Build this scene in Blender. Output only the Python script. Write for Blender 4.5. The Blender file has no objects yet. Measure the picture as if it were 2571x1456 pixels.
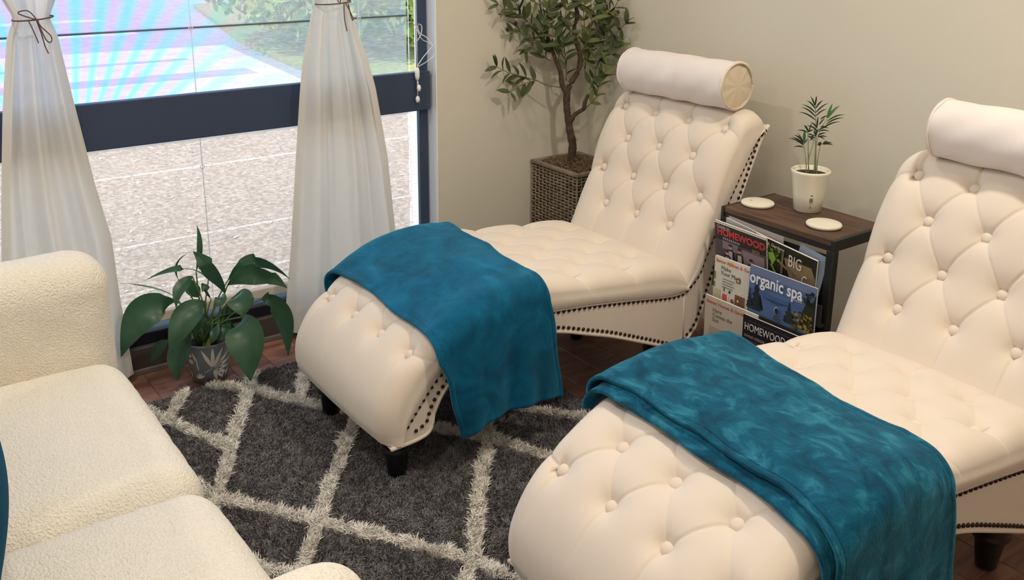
import bpy, bmesh, math, random
import numpy as np
from mathutils import Vector, Matrix
random.seed(11); rng = np.random.default_rng(7)
SC = bpy.context.scene
COL = SC.collection
# ---------------------------------------------------------------- camera, world, sun, lamps, exposure
cam = bpy.data.cameras.new('camera'); cam.sensor_fit = 'HORIZONTAL'; cam.sensor_width = 36.0
cam.lens = 33.092; cam.shift_y = -258.0 / 2571.0; cam.clip_start = 0.05; cam.clip_end = 200
camo = bpy.data.objects.new('camera', cam); COL.objects.link(camo)
camo.matrix_world = Matrix(((0.589381, -0.226025, 0.775592, 2.98786), (0.807806, 0.154295, -0.568896, -2.54291), (0.008914, 0.961824, 0.273523, 1.45), (0, 0, 0, 1)))
SC.camera = camo
W = bpy.data.worlds.new('sky'); SC.world = W; W.use_nodes = True
wn = W.node_tree.nodes; wl = W.node_tree.links
sky = wn.new('ShaderNodeTexSky'); sky.sky_type = 'NISHITA'; sky.sun_disc = False
sky.sun_elevation = math.radians(55); sky.sun_rotation = math.radians(120)
bg = wn['Background']; bg.inputs['Strength'].default_value = 0.75
wl.new(sky.outputs[0], bg.inputs['Color'])
sun = bpy.data.lights.new('sun', 'SUN'); sun.energy = 5.5; sun.angle = 0.01; sun.color = (1, .95, .87)
suno = bpy.data.objects.new('sun', sun); COL.objects.link(suno)
suno.rotation_euler = Vector((-.05, .62, -.78)).to_track_quat('-Z', 'Y').to_euler()
def lamp(name, loc, power, size, color, target=None):
    l = bpy.data.lights.new(name, 'AREA'); l.shape = 'DISK'; l.size = size; l.energy = power; l.color = color
    o = bpy.data.objects.new(name, l); COL.objects.link(o); o.location = loc
    if target is not None: o.rotation_euler = (Vector(target) - Vector(loc)).to_track_quat('-Z', 'Y').to_euler()
    return o
WARM = (1.0, .90, .77)
for i, (x, y, p) in enumerate(((.75, -1.0, 5), (2.3, -.72, 19), (3.9, -.9, 4), (.8, -2.4, 10), (2.35, -2.4, 6), (3.9, -2.6, 2), (1.9, -3.9, 8))):
    lamp('ceiling_lamp', (x, y, 2.66), p, .16, WARM)
lamp('ceiling_fill', (2.4, -3.2, 2.68), 8, 1.8, (1.0, .95, .88))  # broad unseen fill light added to lift the room
SC.view_settings.view_transform = 'Standard'; SC.view_settings.look = 'None'
SC.view_settings.exposure = 0.34; SC.view_settings.gamma = 1.0; SC.view_settings.use_curve_mapping = False
SC.cycles.max_bounces = 10; SC.cycles.transparent_max_bounces = 16; SC.cycles.use_denoising = True
SC.cycles.sample_clamp_indirect = 8

D = {"LILY": [[[0.1292, -1.6882, 0.115], [0.1431, -1.6955, 0.3676], [0.1647, -1.683, 0.455], [0.1515, -1.684, 0.5244], 0.0172, 0], [[0.127, -1.6879, 0.115], [0.2139, -1.6327, 0.3007], [0.2321, -1.6756, 0.3956], [0.1917, -1.7138, 0.4528], 0.0553, 0.2], [[0.171, -1.6661, 0.115], [0.0775, -1.7342, 0.3284], [0.0766, -1.7354, 0.3822], [0.1047, -1.6971, 0.4227], 0.0131, 0.8], [[0.1552, -1.6954, 0.115], [0.1652, -1.6653, 0.3412], [0.1535, -1.7321, 0.3898], [0.0978, -1.8418, 0.3547], 0.0293, 0.75], [[0.1294, -1.6991, 0.115], [0.0761, -1.753, 0.2757], [0.0576, -1.812, 0.3148], [0.045, -1.902, 0.3432], 0.024, 0.8], [[0.1727, -1.6636, 0.115], [0.1655, -1.7156, 0.3636], [0.1941, -1.7613, 0.3416], [0.2228, -1.7898, 0.2921], 0.0428, 0.25], [[0.1346, -1.6934, 0.115], [0.1145, -1.6838, 0.2677], [0.1047, -1.6972, 0.2971], [0.0997, -1.7039, 0.3332], 0.0463, 0.0], [[0.1669, -1.6607, 0.115], [0.1409, -1.7661, 0.2829], [0.1403, -1.8684, 0.2613], [0.1247, -1.9403, 0.1335], 0.0947, 0.15], [[0.1282, -1.6756, 0.115], [0.205, -1.6956, 0.2881], [0.237, -1.7703, 0.2539], [0.2463, -1.8254, 0.16], 0.0799, 0.2], [[0.1534, -1.7013, 0.115], [0.1758, -1.7355, 0.1912], [0.1984, -1.7892, 0.1286], [0.2139, -1.8018, 0.049], 0.061, 0.1], [[0.1284, -1.6559, 0.115], [0.067, -1.7824, 0.1258], [0.058, -1.8116, 0.0976], [0.045, -1.8399, 0.0443], 0.0377, 0.2], [[0.1559, -1.694, 0.115], [0.2009, -1.6167, 0.3373], [0.2566, -1.5408, 0.4049], [0.3279, -1.4605, 0.3477], 0.0445, 0.3], [[0.1573, -1.6591, 0.115], [0.2301, -1.6276, 0.3338], [0.3062, -1.5577, 0.3801], [0.3598, -1.4846, 0.3345], 0.0604, 0.15], [[0.1535, -1.6872, 0.115], [0.2736, -1.6021, 0.3246], [0.3227, -1.6197, 0.3082], [0.3433, -1.6254, 0.2666], 0.0748, 0.1], [[0.1489, -1.7023, 0.115], [0.2934, -1.609, 0.2445], [0.3753, -1.6325, 0.2038], [0.4082, -1.6384, 0.0809], 0.1092, 0.1], [[0.1718, -1.7094, 0.115], [0.281, -1.5413, 0.2839], [0.3384, -1.4968, 0.2572], [0.355, -1.4912, 0.1008], 0.0778, 0.25], [[0.1606, -1.6952, 0.115], [0.2315, -1.6426, 0.3089], [0.2545, -1.662, 0.2992], [0.2509, -1.6838, 0.2812], 0.0353, 0.3], [[0.1513, -1.6914, 0.115], [0.1671, -1.6628, 0.2739], [0.1687, -1.6775, 0.3094], [0.1524, -1.6829, 0.3298], 0.0265, 0.5], [[0.1347, -1.6872, 0.115], [0.2069, -1.71, 0.119], [0.2241, -1.7035, 0.1422], [0.2288, -1.6971, 0.1739], 0.0152, 0.0], [[0.161, -1.6954, 0.115], [0.1389, -1.7012, 0.1547], [0.1302, -1.713, 0.1822], [0.1136, -1.7357, 0.2002], 0.0349, 0.3], [[0.1678, -1.6928, 0.115], [0.216, -1.6637, 0.2101], [0.2498, -1.6854, 0.1923], [0.2509, -1.7007, 0.1609], 0.0301, 0.2], [[0.1773, -1.7059, 0.115], [0.2305, -1.627, 0.2015], [0.2496, -1.6517, 0.1924], [0.2607, -1.6704, 0.1655], 0.0264, 0.3], [[0.1367, -1.6661, 0.115], [0.2077, -1.692, 0.2413], [0.2324, -1.7259, 0.2321], [0.2341, -1.7404, 0.1876], 0.03, 0.2], [[0.1372, -1.6921, 0.115], [0.177, -1.6493, 0.2196], [0.1978, -1.6209, 0.2382], [0.217, -1.5948, 0.2203], 0.0305, 0.3], [[0.1505, -1.7094, 0.115], [0.1471, -1.7239, 0.2185], [0.15, -1.7537, 0.1727], [0.1627, -1.7533, 0.1273], 0.0347, 0.3], [[0.1768, -1.6547, 0.115], [0.1864, -1.6703, 0.2101], [0.19, -1.6991, 0.1825], [0.196, -1.7079, 0.1507], 0.0306, 0.2], [[0.1806, -1.7109, 0.115], [0.1945, -1.6423, 0.2241], [0.2205, -1.6237, 0.197], [0.2312, -1.6261, 0.1605], 0.0305, 0.3], [[0.181, -1.6655, 0.115], [0.2068, -1.6086, 0.2746], [0.257, -1.574, 0.3014], [0.2641, -1.5644, 0.2611], 0.0224, 0.6]], "TRUNK": [[[[0.1404, -0.1549, 0.5089], [0.1407, -0.1544, 0.5426], [0.1412, -0.1538, 0.5808], [0.1338, -0.1639, 0.6377], [0.128, -0.1719, 0.6988], [0.1245, -0.1765, 0.7454], [0.124, -0.1773, 0.7849]], [0.017, 0.0165, 0.0165, 0.0145, 0.014, 0.0135, 0.0135]], [[[0.1256, -0.175, 0.764], [0.1247, -0.1805, 0.7922], [0.1173, -0.1948, 0.8202], [0.1137, -0.204, 0.8754], [0.1043, -0.221, 0.921], [0.0949, -0.238, 0.9752], [0.0814, -0.2607, 1.0555], [0.0726, -0.277, 1.1305], [0.0708, -0.2836, 1.1916]], [0.0125, 0.011, 0.009, 0.008, 0.007, 0.005, 0.004, 0.003, 0.003]], [[[0.1257, -0.1749, 0.7594], [0.1266, -0.1738, 0.7918], [0.1341, -0.1635, 0.8311], [0.1508, -0.1407, 0.8795], [0.1538, -0.1366, 0.9386], [0.1422, -0.1525, 0.997], [0.1375, -0.1589, 1.0416], [0.1446, -0.1492, 1.095], [0.1357, -0.1613, 1.1521], [0.1336, -0.1642, 1.2044]], [0.0125, 0.012, 0.0105, 0.0105, 0.0095, 0.009, 0.0085, 0.008, 0.0075, 0.007]], [[[0.1318, -0.1666, 0.6612], [0.1403, -0.1635, 0.6788], [0.152, -0.1561, 0.7011], [0.1691, -0.1412, 0.7186], [0.1808, -0.1336, 0.729], [0.1869, -0.1338, 0.7555], [0.1982, -0.1268, 0.7878]], [0.012, 0.0105, 0.0085, 0.008, 0.0085, 0.0075, 0.006]]], "TWIGS": [[[0.1243, -0.2107, 0.8126], [0.0915, -0.269, 0.8279], [0.0816, -0.296, 0.8427], [0.0558, -0.3446, 0.8571], [0.045, -0.4092, 0.8793], [0.045, -0.4612, 0.9037]], [[0.0847, -0.2984, 0.8434], [0.0768, -0.3375, 0.8367], [0.0637, -0.3834, 0.8188], [0.064, -0.4112, 0.8057]], [[0.0852, -0.2302, 0.9736], [0.0626, -0.2737, 1.0234], [0.045, -0.3174, 1.0686], [0.045, -0.3732, 1.1022], [0.045, -0.4518, 1.1382]], [[0.0845, -0.2311, 0.9149], [0.0785, -0.2844, 0.9498], [0.0783, -0.3298, 0.9753], [0.0814, -0.3706, 0.952]], [[0.0837, -0.2322, 0.9826], [0.0542, -0.2894, 0.999], [0.045, -0.3557, 1.0311], [0.045, -0.4107, 1.0423]], [[0.0853, -0.2638, 1.0561], [0.1034, -0.2561, 1.0881], [0.1186, -0.2523, 1.1285], [0.1297, -0.2541, 1.1813]], [[0.0746, -0.2785, 1.1307], [0.045, -0.319, 1.1608], [0.045, -0.3634, 1.1884]], [[0.1232, -0.1784, 0.8379], [0.1287, -0.192, 0.9398], [0.1291, -0.2126, 1.0395], [0.1505, -0.2045, 1.1332], [0.1569, -0.2169, 1.1817]], [[0.1162, -0.2217, 0.9135], [0.1365, -0.2166, 0.9694], [0.1645, -0.2009, 1.0246], [0.1831, -0.1981, 1.0788]], [[0.1029, -0.223, 0.93], [0.0859, -0.2686, 0.9987], [0.0984, -0.2742, 1.0666], [0.1187, -0.269, 1.1206]], [[0.1548, -0.1353, 0.8841], [0.1669, -0.1061, 0.9379], [0.1519, -0.1138, 1.0045], [0.1414, -0.1155, 1.1241], [0.1334, -0.1137, 1.1765]], [[0.1938, -0.1328, 0.7334], [0.2183, -0.1078, 0.7761], [0.2316, -0.0982, 0.8366], [0.2475, -0.0849, 0.8919], [0.2584, -0.0785, 0.9287]], [[0.2005, -0.1237, 0.8071], [0.2112, -0.1058, 0.8708], [0.2098, -0.1043, 0.9338], [0.2218, -0.0846, 0.9875], [0.2323, -0.0669, 1.0453], [0.2402, -0.0526, 1.0938]], [[0.2044, -0.1014, 0.9058], [0.2374, -0.0678, 0.9702], [0.2742, -0.045, 1.0436], [0.3175, -0.045, 1.0782]], [[0.1503, -0.1076, 0.8812], [0.1575, -0.0809, 0.9577], [0.1674, -0.0505, 1.0246], [0.153, -0.0531, 1.0954], [0.161, -0.045, 1.158]], [[0.1913, -0.0855, 0.9392], [0.1985, -0.0475, 1.0185], [0.2188, -0.045, 1.0872], [0.1889, -0.045, 1.1423]], [[0.1749, -0.0571, 1.0258], [0.2047, -0.045, 1.0993], [0.243, -0.045, 1.1287], [0.273, -0.045, 1.1744]], [[0.1538, -0.1366, 0.9386], [0.1864, -0.1204, 1.0218], [0.2026, -0.1264, 1.1118], [0.2088, -0.1462, 1.1825]], [[0.2052, -0.1003, 0.9329], [0.2434, -0.054, 0.9474], [0.2774, -0.045, 0.9908], [0.3082, -0.045, 1.0205]], [[0.1423, -0.2031, 0.9422], [0.1253, -0.2431, 1.01], [0.1272, -0.2575, 1.0683], [0.1372, -0.2608, 1.1043]], [[0.0456, -0.3179, 1.0687], [0.045, -0.3513, 1.1055], [0.045, -0.3737, 1.1456], [0.045, -0.385, 1.1806]]], "OLIVES": [[0.045, -0.4134, 1.0442], [0.045, -0.3728, 1.0672], [0.1458, -0.2321, 1.1392], [0.3157, -0.045, 1.0759], [0.1525, -0.0708, 1.0312]], "PALM": [[[[1.344, -0.2198, 0.7312], [1.3386, -0.2271, 0.8246], [1.3336, -0.2338, 0.9081], [1.3311, -0.2373, 0.9383]], [[[1.3305, -0.2381, 0.937], [1.3218, -0.2509, 0.9648]], [[1.3312, -0.2372, 0.937], [1.3487, -0.2592, 0.9711]], [[1.3318, -0.2363, 0.9287], [1.3218, -0.2686, 0.9544]], [[1.332, -0.2361, 0.9287], [1.357, -0.2373, 0.9575]], [[1.3327, -0.2351, 0.9164], [1.3043, -0.2648, 0.9397]], [[1.333, -0.2347, 0.9164], [1.3477, -0.197, 0.9436]], [[1.3337, -0.2338, 0.9048], [1.3075, -0.2732, 0.9334]], [[1.3339, -0.2335, 0.9067], [1.3442, -0.1972, 0.9257]], [[1.3343, -0.233, 0.8943], [1.3025, -0.2747, 0.9179]], [[1.3376, -0.2284, 0.8693], [1.3551, -0.252, 0.9111]]]], [[[1.3529, -0.2414, 0.7365], [1.3519, -0.2427, 0.8237], [1.3564, -0.2366, 0.871], [1.3658, -0.2238, 0.9014]], [[[1.366, -0.2236, 0.9042], [1.3707, -0.2114, 0.9474]], [[1.3664, -0.223, 0.9048], [1.3743, -0.1792, 0.9383]], [[1.3662, -0.2233, 0.8954], [1.386, -0.1663, 0.9116]], [[1.3651, -0.2248, 0.8871], [1.3893, -0.1723, 0.9037]], [[1.3579, -0.2345, 0.8724], [1.4016, -0.2075, 0.8989]], [[1.3547, -0.239, 0.9013], [1.3673, -0.2187, 0.9115]], [[1.3532, -0.241, 0.8847], [1.3591, -0.2236, 0.903]], [[1.3533, -0.2409, 0.8696], [1.3613, -0.2043, 0.8735]], [[1.3519, -0.2427, 0.8654], [1.3482, -0.297, 0.8878]], [[1.3497, -0.2458, 0.8764], [1.3391, -0.2622, 0.893]], [[1.3559, -0.2373, 0.8793], [1.364, -0.21, 0.8719]]]], [[[1.346, -0.2678, 0.7474], [1.3415, -0.2738, 0.7923], [1.3367, -0.2804, 0.8271]], [[[1.3363, -0.2809, 0.8279], [1.2971, -0.3056, 0.8422]], [[1.3362, -0.2811, 0.8307], [1.3016, -0.2991, 0.8464]], [[1.3358, -0.2816, 0.8312], [1.3164, -0.2885, 0.8589]], [[1.3363, -0.2809, 0.834], [1.3444, -0.2933, 0.8743]], [[1.3372, -0.2797, 0.8299], [1.3348, -0.2618, 0.8424]], [[1.3364, -0.2808, 0.8201], [1.3071, -0.2904, 0.8156]], [[1.3324, -0.2863, 0.8409], [1.3208, -0.3097, 0.8574]], [[1.3353, -0.2823, 0.8312], [1.3245, -0.2843, 0.8405]], [[1.3356, -0.2819, 0.8262], [1.3402, -0.3262, 0.8421]]]], [[[1.3243, -0.2297, 0.7369], [1.3211, -0.234, 0.7939], [1.3168, -0.2399, 0.8558]], [[[1.3177, -0.2387, 0.8544], [1.2884, -0.2551, 0.8586]], [[1.3184, -0.2377, 0.8558], [1.3142, -0.2544, 0.8738]], [[1.3183, -0.2378, 0.8572], [1.3384, -0.2421, 0.867]], [[1.3179, -0.2384, 0.8502], [1.3282, -0.2251, 0.8448]], [[1.3182, -0.2379, 0.8446], [1.3461, -0.2496, 0.8346]], [[1.317, -0.2397, 0.8614], [1.3107, -0.2548, 0.8788]], [[1.3183, -0.2379, 0.8586], [1.3176, -0.2254, 0.8821]]]], [[[1.3374, -0.2456, 0.7422], [1.3352, -0.2487, 0.7818], [1.3405, -0.2414, 0.8297], [1.3415, -0.24, 0.8548]], [[[1.3416, -0.2399, 0.8534], [1.3396, -0.2435, 0.866]], [[1.342, -0.2394, 0.852], [1.3367, -0.2159, 0.8677]], [[1.342, -0.2394, 0.8465], [1.3337, -0.2525, 0.834]], [[1.3418, -0.2396, 0.8437], [1.3261, -0.2483, 0.8446]], [[1.3421, -0.2392, 0.8492], [1.3609, -0.2549, 0.8658]]]], [[[1.3574, -0.2352, 0.7366], [1.3569, -0.2359, 0.779], [1.3587, -0.2335, 0.821]], [[[1.3589, -0.2333, 0.8233], [1.3662, -0.2597, 0.8371]], [[1.3604, -0.2312, 0.8252], [1.3604, -0.2396, 0.8366]], [[1.3622, -0.2287, 0.8267], [1.3605, -0.2, 0.8329]], [[1.3638, -0.2265, 0.8267], [1.3776, -0.1954, 0.8219]], [[1.3637, -0.2267, 0.8289], [1.3758, -0.1969, 0.8279]], [[1.3593, -0.2328, 0.8224], [1.3467, -0.2336, 0.8243]]]], [[[1.3302, -0.2048, 0.7259], [1.3264, -0.2099, 0.8058], [1.3261, -0.2104, 0.8538]], [[[1.3276, -0.2083, 0.8561], [1.3439, -0.1718, 0.8552]], [[1.3283, -0.2074, 0.844], [1.3578, -0.2068, 0.8565]], [[1.3285, -0.207, 0.8392], [1.3378, -0.1725, 0.8366]], [[1.3272, -0.2088, 0.8482], [1.31, -0.2028, 0.8584]], [[1.3267, -0.2095, 0.8426], [1.3303, -0.2493, 0.8427]], [[1.3283, -0.2073, 0.8426], [1.347, -0.1958, 0.8334]]]]]}

# ---------------------------------------------------------------- helpers
def srgb(r, g, b):
    f = lambda c: c / 12.92 if c <= .04045 else ((c + .055) / 1.055) ** 2.4
    return (f(r / 255), f(g / 255), f(b / 255), 1)
def mat(name, col, rough=.6, metal=0, sheen=0, sheen_tint=None, spec=.5, var=None, scale=20, bump=0, bscale=200, bdist=.002, coat=0, detail=4):
    m = bpy.data.materials.new(name); m.use_nodes = True
    n = m.node_tree.nodes; l = m.node_tree.links; b = n['Principled BSDF']
    b.inputs['Base Color'].default_value = col; b.inputs['Roughness'].default_value = rough
    b.inputs['Metallic'].default_value = metal; b.inputs['Specular IOR Level'].default_value = spec
    b.inputs['Sheen Weight'].default_value = sheen; b.inputs['Coat Weight'].default_value = coat
    if sheen_tint: b.inputs['Sheen Tint'].default_value = sheen_tint
    tc = n.new('ShaderNodeTexCoord')
    if var:
        t = n.new('ShaderNodeTexNoise'); t.inputs['Scale'].default_value = scale; t.inputs['Detail'].default_value = detail
        r = n.new('ShaderNodeValToRGB'); r.color_ramp.elements[0].position = .3; r.color_ramp.elements[1].position = .7
        r.color_ramp.elements[0].color = col; r.color_ramp.elements[1].color = var
        l.new(tc.outputs['Object'], t.inputs['Vector']); l.new(t.outputs['Fac'], r.inputs['Fac']); l.new(r.outputs['Color'], b.inputs['Base Color'])
    if bump:
        t = n.new('ShaderNodeTexNoise'); t.inputs['Scale'].default_value = bscale; t.inputs['Detail'].default_value = 3
        u = n.new('ShaderNodeBump'); u.inputs['Strength'].default_value = bump; u.inputs['Distance'].default_value = bdist
        l.new(tc.outputs['Object'], t.inputs['Vector']); l.new(t.outputs['Fac'], u.inputs['Height']); l.new(u.outputs['Normal'], b.inputs['Normal'])
    return m
def link(name, me, m=None, parent=None, **props):
    o = bpy.data.objects.new(name, me); COL.objects.link(o)
    if m is not None and me is not None and not me.materials: me.materials.append(m)
    if parent is not None: o.parent = parent
    for k, v in props.items(): o[k] = v
    return o
def mesh(verts, faces, smooth=True):
    me = bpy.data.meshes.new('m')
    me.from_pydata([tuple(map(float, v)) for v in verts], [], [tuple(map(int, f)) for f in faces])
    if smooth: me.polygons.foreach_set('use_smooth', [True] * len(me.polygons))
    me.update(); return me
def gridmesh(P, closed_u=False, smooth=True):
    P = np.asarray(P, float); n, k = P.shape[:2]
    idx = np.arange(n * k).reshape(n, k)
    a = idx[:-1, :-1].ravel(); b = idx[1:, :-1].ravel(); c = idx[1:, 1:].ravel(); d = idx[:-1, 1:].ravel()
    F = np.stack([a, b, c, d], 1)
    if closed_u:
        F = np.concatenate([F, np.stack([idx[:-1, -1], idx[1:, -1], idx[1:, 0], idx[:-1, 0]], 1)])
    return fast(P.reshape(-1, 3), F, smooth)
def fast(V, F, smooth=True):
    V = np.asarray(V, np.float32); F = np.asarray(F, np.int32); s = F.shape[1]
    me = bpy.data.meshes.new('m'); me.vertices.add(len(V)); me.vertices.foreach_set('co', V.ravel())
    me.loops.add(F.size); me.loops.foreach_set('vertex_index', F.ravel())
    me.polygons.add(len(F)); me.polygons.foreach_set('loop_start', np.arange(len(F), dtype=np.int32) * s)
    me.polygons.foreach_set('use_smooth', np.full(len(F), smooth)); me.update(calc_edges=True); me.validate(); return me
def bm_mesh(bm, smooth=False):
    me = bpy.data.meshes.new('m'); bm.normal_update(); bm.to_mesh(me); bm.free()
    if smooth: me.polygons.foreach_set('use_smooth', [True] * len(me.polygons))
    return me
def boxm(x0, x1, y0, y1, z0, z1, bev=0, seg=2, smooth=False):
    bm = bmesh.new(); bmesh.ops.create_cube(bm, size=1)
    for v in bm.verts: v.co = Vector(((x0 + x1) / 2 + v.co.x * (x1 - x0), (y0 + y1) / 2 + v.co.y * (y1 - y0), (z0 + z1) / 2 + v.co.z * (z1 - z0)))
    if bev: bmesh.ops.bevel(bm, geom=list(bm.edges), offset=bev, segments=seg, affect='EDGES', profile=.5)
    return bm_mesh(bm, smooth)
def lathem(prof, n=32, cap=True):
    P = [[(r * math.cos(2 * math.pi * j / n), r * math.sin(2 * math.pi * j / n), z) for j in range(n)] for r, z in prof]
    V = [p for row in P for p in row]; F = []
    for i in range(len(prof) - 1):
        for j in range(n): F.append((i * n + j, i * n + (j + 1) % n, (i + 1) * n + (j + 1) % n, (i + 1) * n + j))
    if cap:
        F.append(tuple(range(n))[::-1]); F.append(tuple((len(prof) - 1) * n + j for j in range(n)))
    return mesh(V, F)
def tubem(pts, rad, n=6, cap=True):
    pts = [Vector(p) for p in pts]; N = len(pts)
    if not hasattr(rad, '__len__'): rad = [rad] * N
    V = []; F = []; ref = Vector((.13, .31, .94))
    for i, p in enumerate(pts):
        t = (pts[min(i + 1, N - 1)] - pts[max(i - 1, 0)]).normalized()
        a = t.cross(ref)
        if a.length < .1: a = t.cross(Vector((1, 0, 0)))
        a.normalize(); b = t.cross(a)
        for j in range(n):
            q = 2 * math.pi * j / n; V.append(p + (a * math.cos(q) + b * math.sin(q)) * rad[i])
    for i in range(N - 1):
        for j in range(n): F.append((i * n + j, i * n + (j + 1) % n, (i + 1) * n + (j + 1) % n, (i + 1) * n + j))
    if cap: F.append(tuple(range(n))[::-1]); F.append(tuple((N - 1) * n + j for j in range(n)))
    return V, F
def tube(name, pts, rad, m, parent=None, n=6, **pr):
    V, F = tubem(pts, rad, n); return link(name, mesh(V, F), m, parent, **pr)
def joined(parts):
    V = []; F = []
    for v, f in parts:
        o = len(V); V += list(v); F += [tuple(i + o for i in q) for q in f]
    return V, F
def smoothpath(P, n):
    """Catmull-Rom resample of a polyline to n points evenly spaced by length"""
    P = np.asarray(P, float); Q = np.vstack([2 * P[0] - P[1], P, 2 * P[-1] - P[-2]]); out = []
    for i in range(1, len(Q) - 2):
        t = np.linspace(0, 1, 24, endpoint=False)[:, None]
        a, b, c, d = Q[i - 1], Q[i], Q[i + 1], Q[i + 2]
        out.append(.5 * (2 * b + (c - a) * t + (2 * a - 5 * b + 4 * c - d) * t ** 2 + (3 * b - a - 3 * c + d) * t ** 3))
    out = np.vstack(out + [P[-1:]]); s = np.concatenate([[0], np.cumsum(np.linalg.norm(np.diff(out, axis=0), axis=1))])
    u = np.linspace(0, s[-1], n); return np.stack([np.interp(u, s, out[:, k]) for k in range(P.shape[1])], 1), u
def thing(name, label, cat, loc=(0, 0, 0), rz=0, group=None):
    o = bpy.data.objects.new(name, None); COL.objects.link(o); o.location = loc; o.rotation_euler = (0, 0, rz)
    o.empty_display_size = .1; o['label'] = label; o['category'] = cat
    if group: o['group'] = group
    return o
def tag(o, label, cat, group=None):
    o['label'] = label; o['category'] = cat
    if group: o['group'] = group
    return o
def fbm(x, y, seed=0, octs=4, base=1.0):
    r = np.random.default_rng(seed); out = np.zeros_like(x); a = 1.0; f = base
    for _ in range(octs):
        for _ in range(4):
            th = r.uniform(0, 2 * math.pi); ph = r.uniform(0, 2 * math.pi); k = f * r.uniform(.7, 1.4)
            out += a * np.sin(k * (x * math.cos(th) + y * math.sin(th)) + ph + 1.3 * np.sin(.6 * k * (x * math.sin(th) - y * math.cos(th)) + ph * 2)) / 4
        a *= .5; f *= 2
    return out

# ---------------------------------------------------------------- materials
M = {}
M['wall'] = mat('wall_paint', srgb(219, 213, 197), .75, bump=.12, bscale=320, bdist=.001)
M['white_trim'] = mat('white_paint', srgb(246, 249, 250), .5)
M['ceiling'] = mat('ceiling_paint', srgb(235, 230, 220), .8)
M['black_frame'] = mat('black_aluminium', srgb(60, 72, 94), .5, metal=.0, spec=.3, bump=.03, bscale=60)
M['rail'] = mat('dark_rail', srgb(26, 28, 36), .5, spec=.25)
M['base'] = mat('brown_base', srgb(74, 66, 62), .6)
M['basetrim'] = mat('grey_trim', srgb(112, 104, 98), .6)
M['cream'] = mat('cream_fabric', srgb(229, 215, 199), .85, sheen=.25, bump=.16, bscale=900, bdist=.0006, spec=.2)
M['cream2'] = mat('cream_pillow', srgb(232, 222, 217), .9, sheen=.15, bump=.1, bscale=900, bdist=.0005, spec=.2)
M['sand'] = mat('sand_fabric', srgb(222, 205, 180), .9, bump=.1, bscale=900, bdist=.0005, spec=.2)
M['nail'] = mat('bronze_nail', srgb(62, 44, 36), .32, metal=.75)
M['blackleg'] = mat('black_lacquer', srgb(14, 14, 17), .3, coat=.2)
M['boucle'] = mat('boucle', srgb(238, 230, 215), .95, sheen=.3, spec=.1, bump=.9, bscale=210, bdist=.006, var=srgb(246, 238, 222), scale=160)
M['black_metal'] = mat('black_metal', srgb(34, 33, 33), .45, metal=.2)
M['cord'] = mat('white_cord', srgb(250, 250, 248), .6)
M['twine'] = mat('brown_twine', srgb(104, 82, 70), .9)
M['soil'] = mat('dark_soil', srgb(38, 28, 22), .95, var=srgb(62, 46, 34), scale=90, bump=.8, bscale=120, bdist=.004)
M['bark'] = mat('bark', srgb(66, 51, 41), .85, var=srgb(92, 73, 57), scale=60, bump=.7, bscale=90, bdist=.004)
M['twig'] = mat('twig', srgb(108, 104, 70), .8)
M['olive'] = mat('olive_fruit', srgb(70, 48, 42), .4)
M['wicker'] = mat('grey_wicker', srgb(112, 98, 82), .75, var=srgb(150, 134, 112), scale=26, bump=.3, bscale=300)
M['wickerdark'] = mat('wicker_back', srgb(52, 43, 34), .85)
M['moss'] = mat('moss', srgb(120, 98, 76), .9, var=srgb(152, 130, 104), scale=30)
M['whitepot'] = mat('white_ceramic', srgb(238, 230, 208), .3, coat=.2)
M['greypot'] = mat('grey_ceramic', srgb(116, 124, 132), .45)
M['potprint'] = mat('pot_print', srgb(222, 216, 206), .55)
M['ink'] = mat('ink', srgb(40, 40, 42), .6)
M['stem'] = mat('green_stem', srgb(96, 122, 72), .6)
M['palmstem'] = mat('palm_stem', srgb(122, 134, 92), .6)
M['marble'] = mat('white_marble', srgb(240, 232, 212), .35, var=srgb(228, 218, 198), scale=14)
M['paper'] = mat('paper', srgb(228, 220, 210), .7)
M['pagegrey'] = mat('page_edges', srgb(186, 178, 168), .8, bump=.5, bscale=500)
def leafmat(name, top, under, rough, vscale=30, transl=.25):
    m = bpy.data.materials.new(name); m.use_nodes = True; n = m.node_tree.nodes; l = m.node_tree.links; b = n['Principled BSDF']
    g = n.new('ShaderNodeNewGeometry'); mx = n.new('ShaderNodeMix'); mx.data_type = 'RGBA'
    tc = n.new('ShaderNodeTexCoord'); t = n.new('ShaderNodeTexNoise'); t.inputs['Scale'].default_value = vscale
    hs = n.new('ShaderNodeHueSaturation'); mr = n.new('ShaderNodeMapRange'); mr.inputs[3].default_value = .7; mr.inputs[4].default_value = 1.35
    mx.inputs[6].default_value = top; mx.inputs[7].default_value = under
    l.new(g.outputs['Backfacing'], mx.inputs[0]); l.new(mx.outputs[2], hs.inputs['Color'])
    l.new(tc.outputs['Object'], t.inputs['Vector']); l.new(t.outputs['Fac'], mr.inputs[0]); l.new(mr.outputs[0], hs.inputs['Value'])
    l.new(hs.outputs[0], b.inputs['Base Color']); b.inputs['Roughness'].default_value = rough
    tr = n.new('ShaderNodeBsdfTranslucent'); ms = n.new('ShaderNodeMixShader'); ms.inputs[0].default_value = transl
    l.new(hs.outputs[0], tr.inputs['Color']); l.new(b.outputs[0], ms.inputs[1]); l.new(tr.outputs[0], ms.inputs[2]); l.new(ms.outputs[0], n['Material Output'].inputs['Surface'])
    return m
M['lily'] = leafmat('lily_leaf', srgb(58, 92, 66), srgb(82, 114, 80), .36, 18)
M['lilyyellow'] = leafmat('yellow_leaf', srgb(150, 150, 60), srgb(150, 150, 70), .5)
M['oliveleaf'] = leafmat('olive_leaf', srgb(27, 48, 35), srgb(84, 96, 58), .5, 25)
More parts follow.
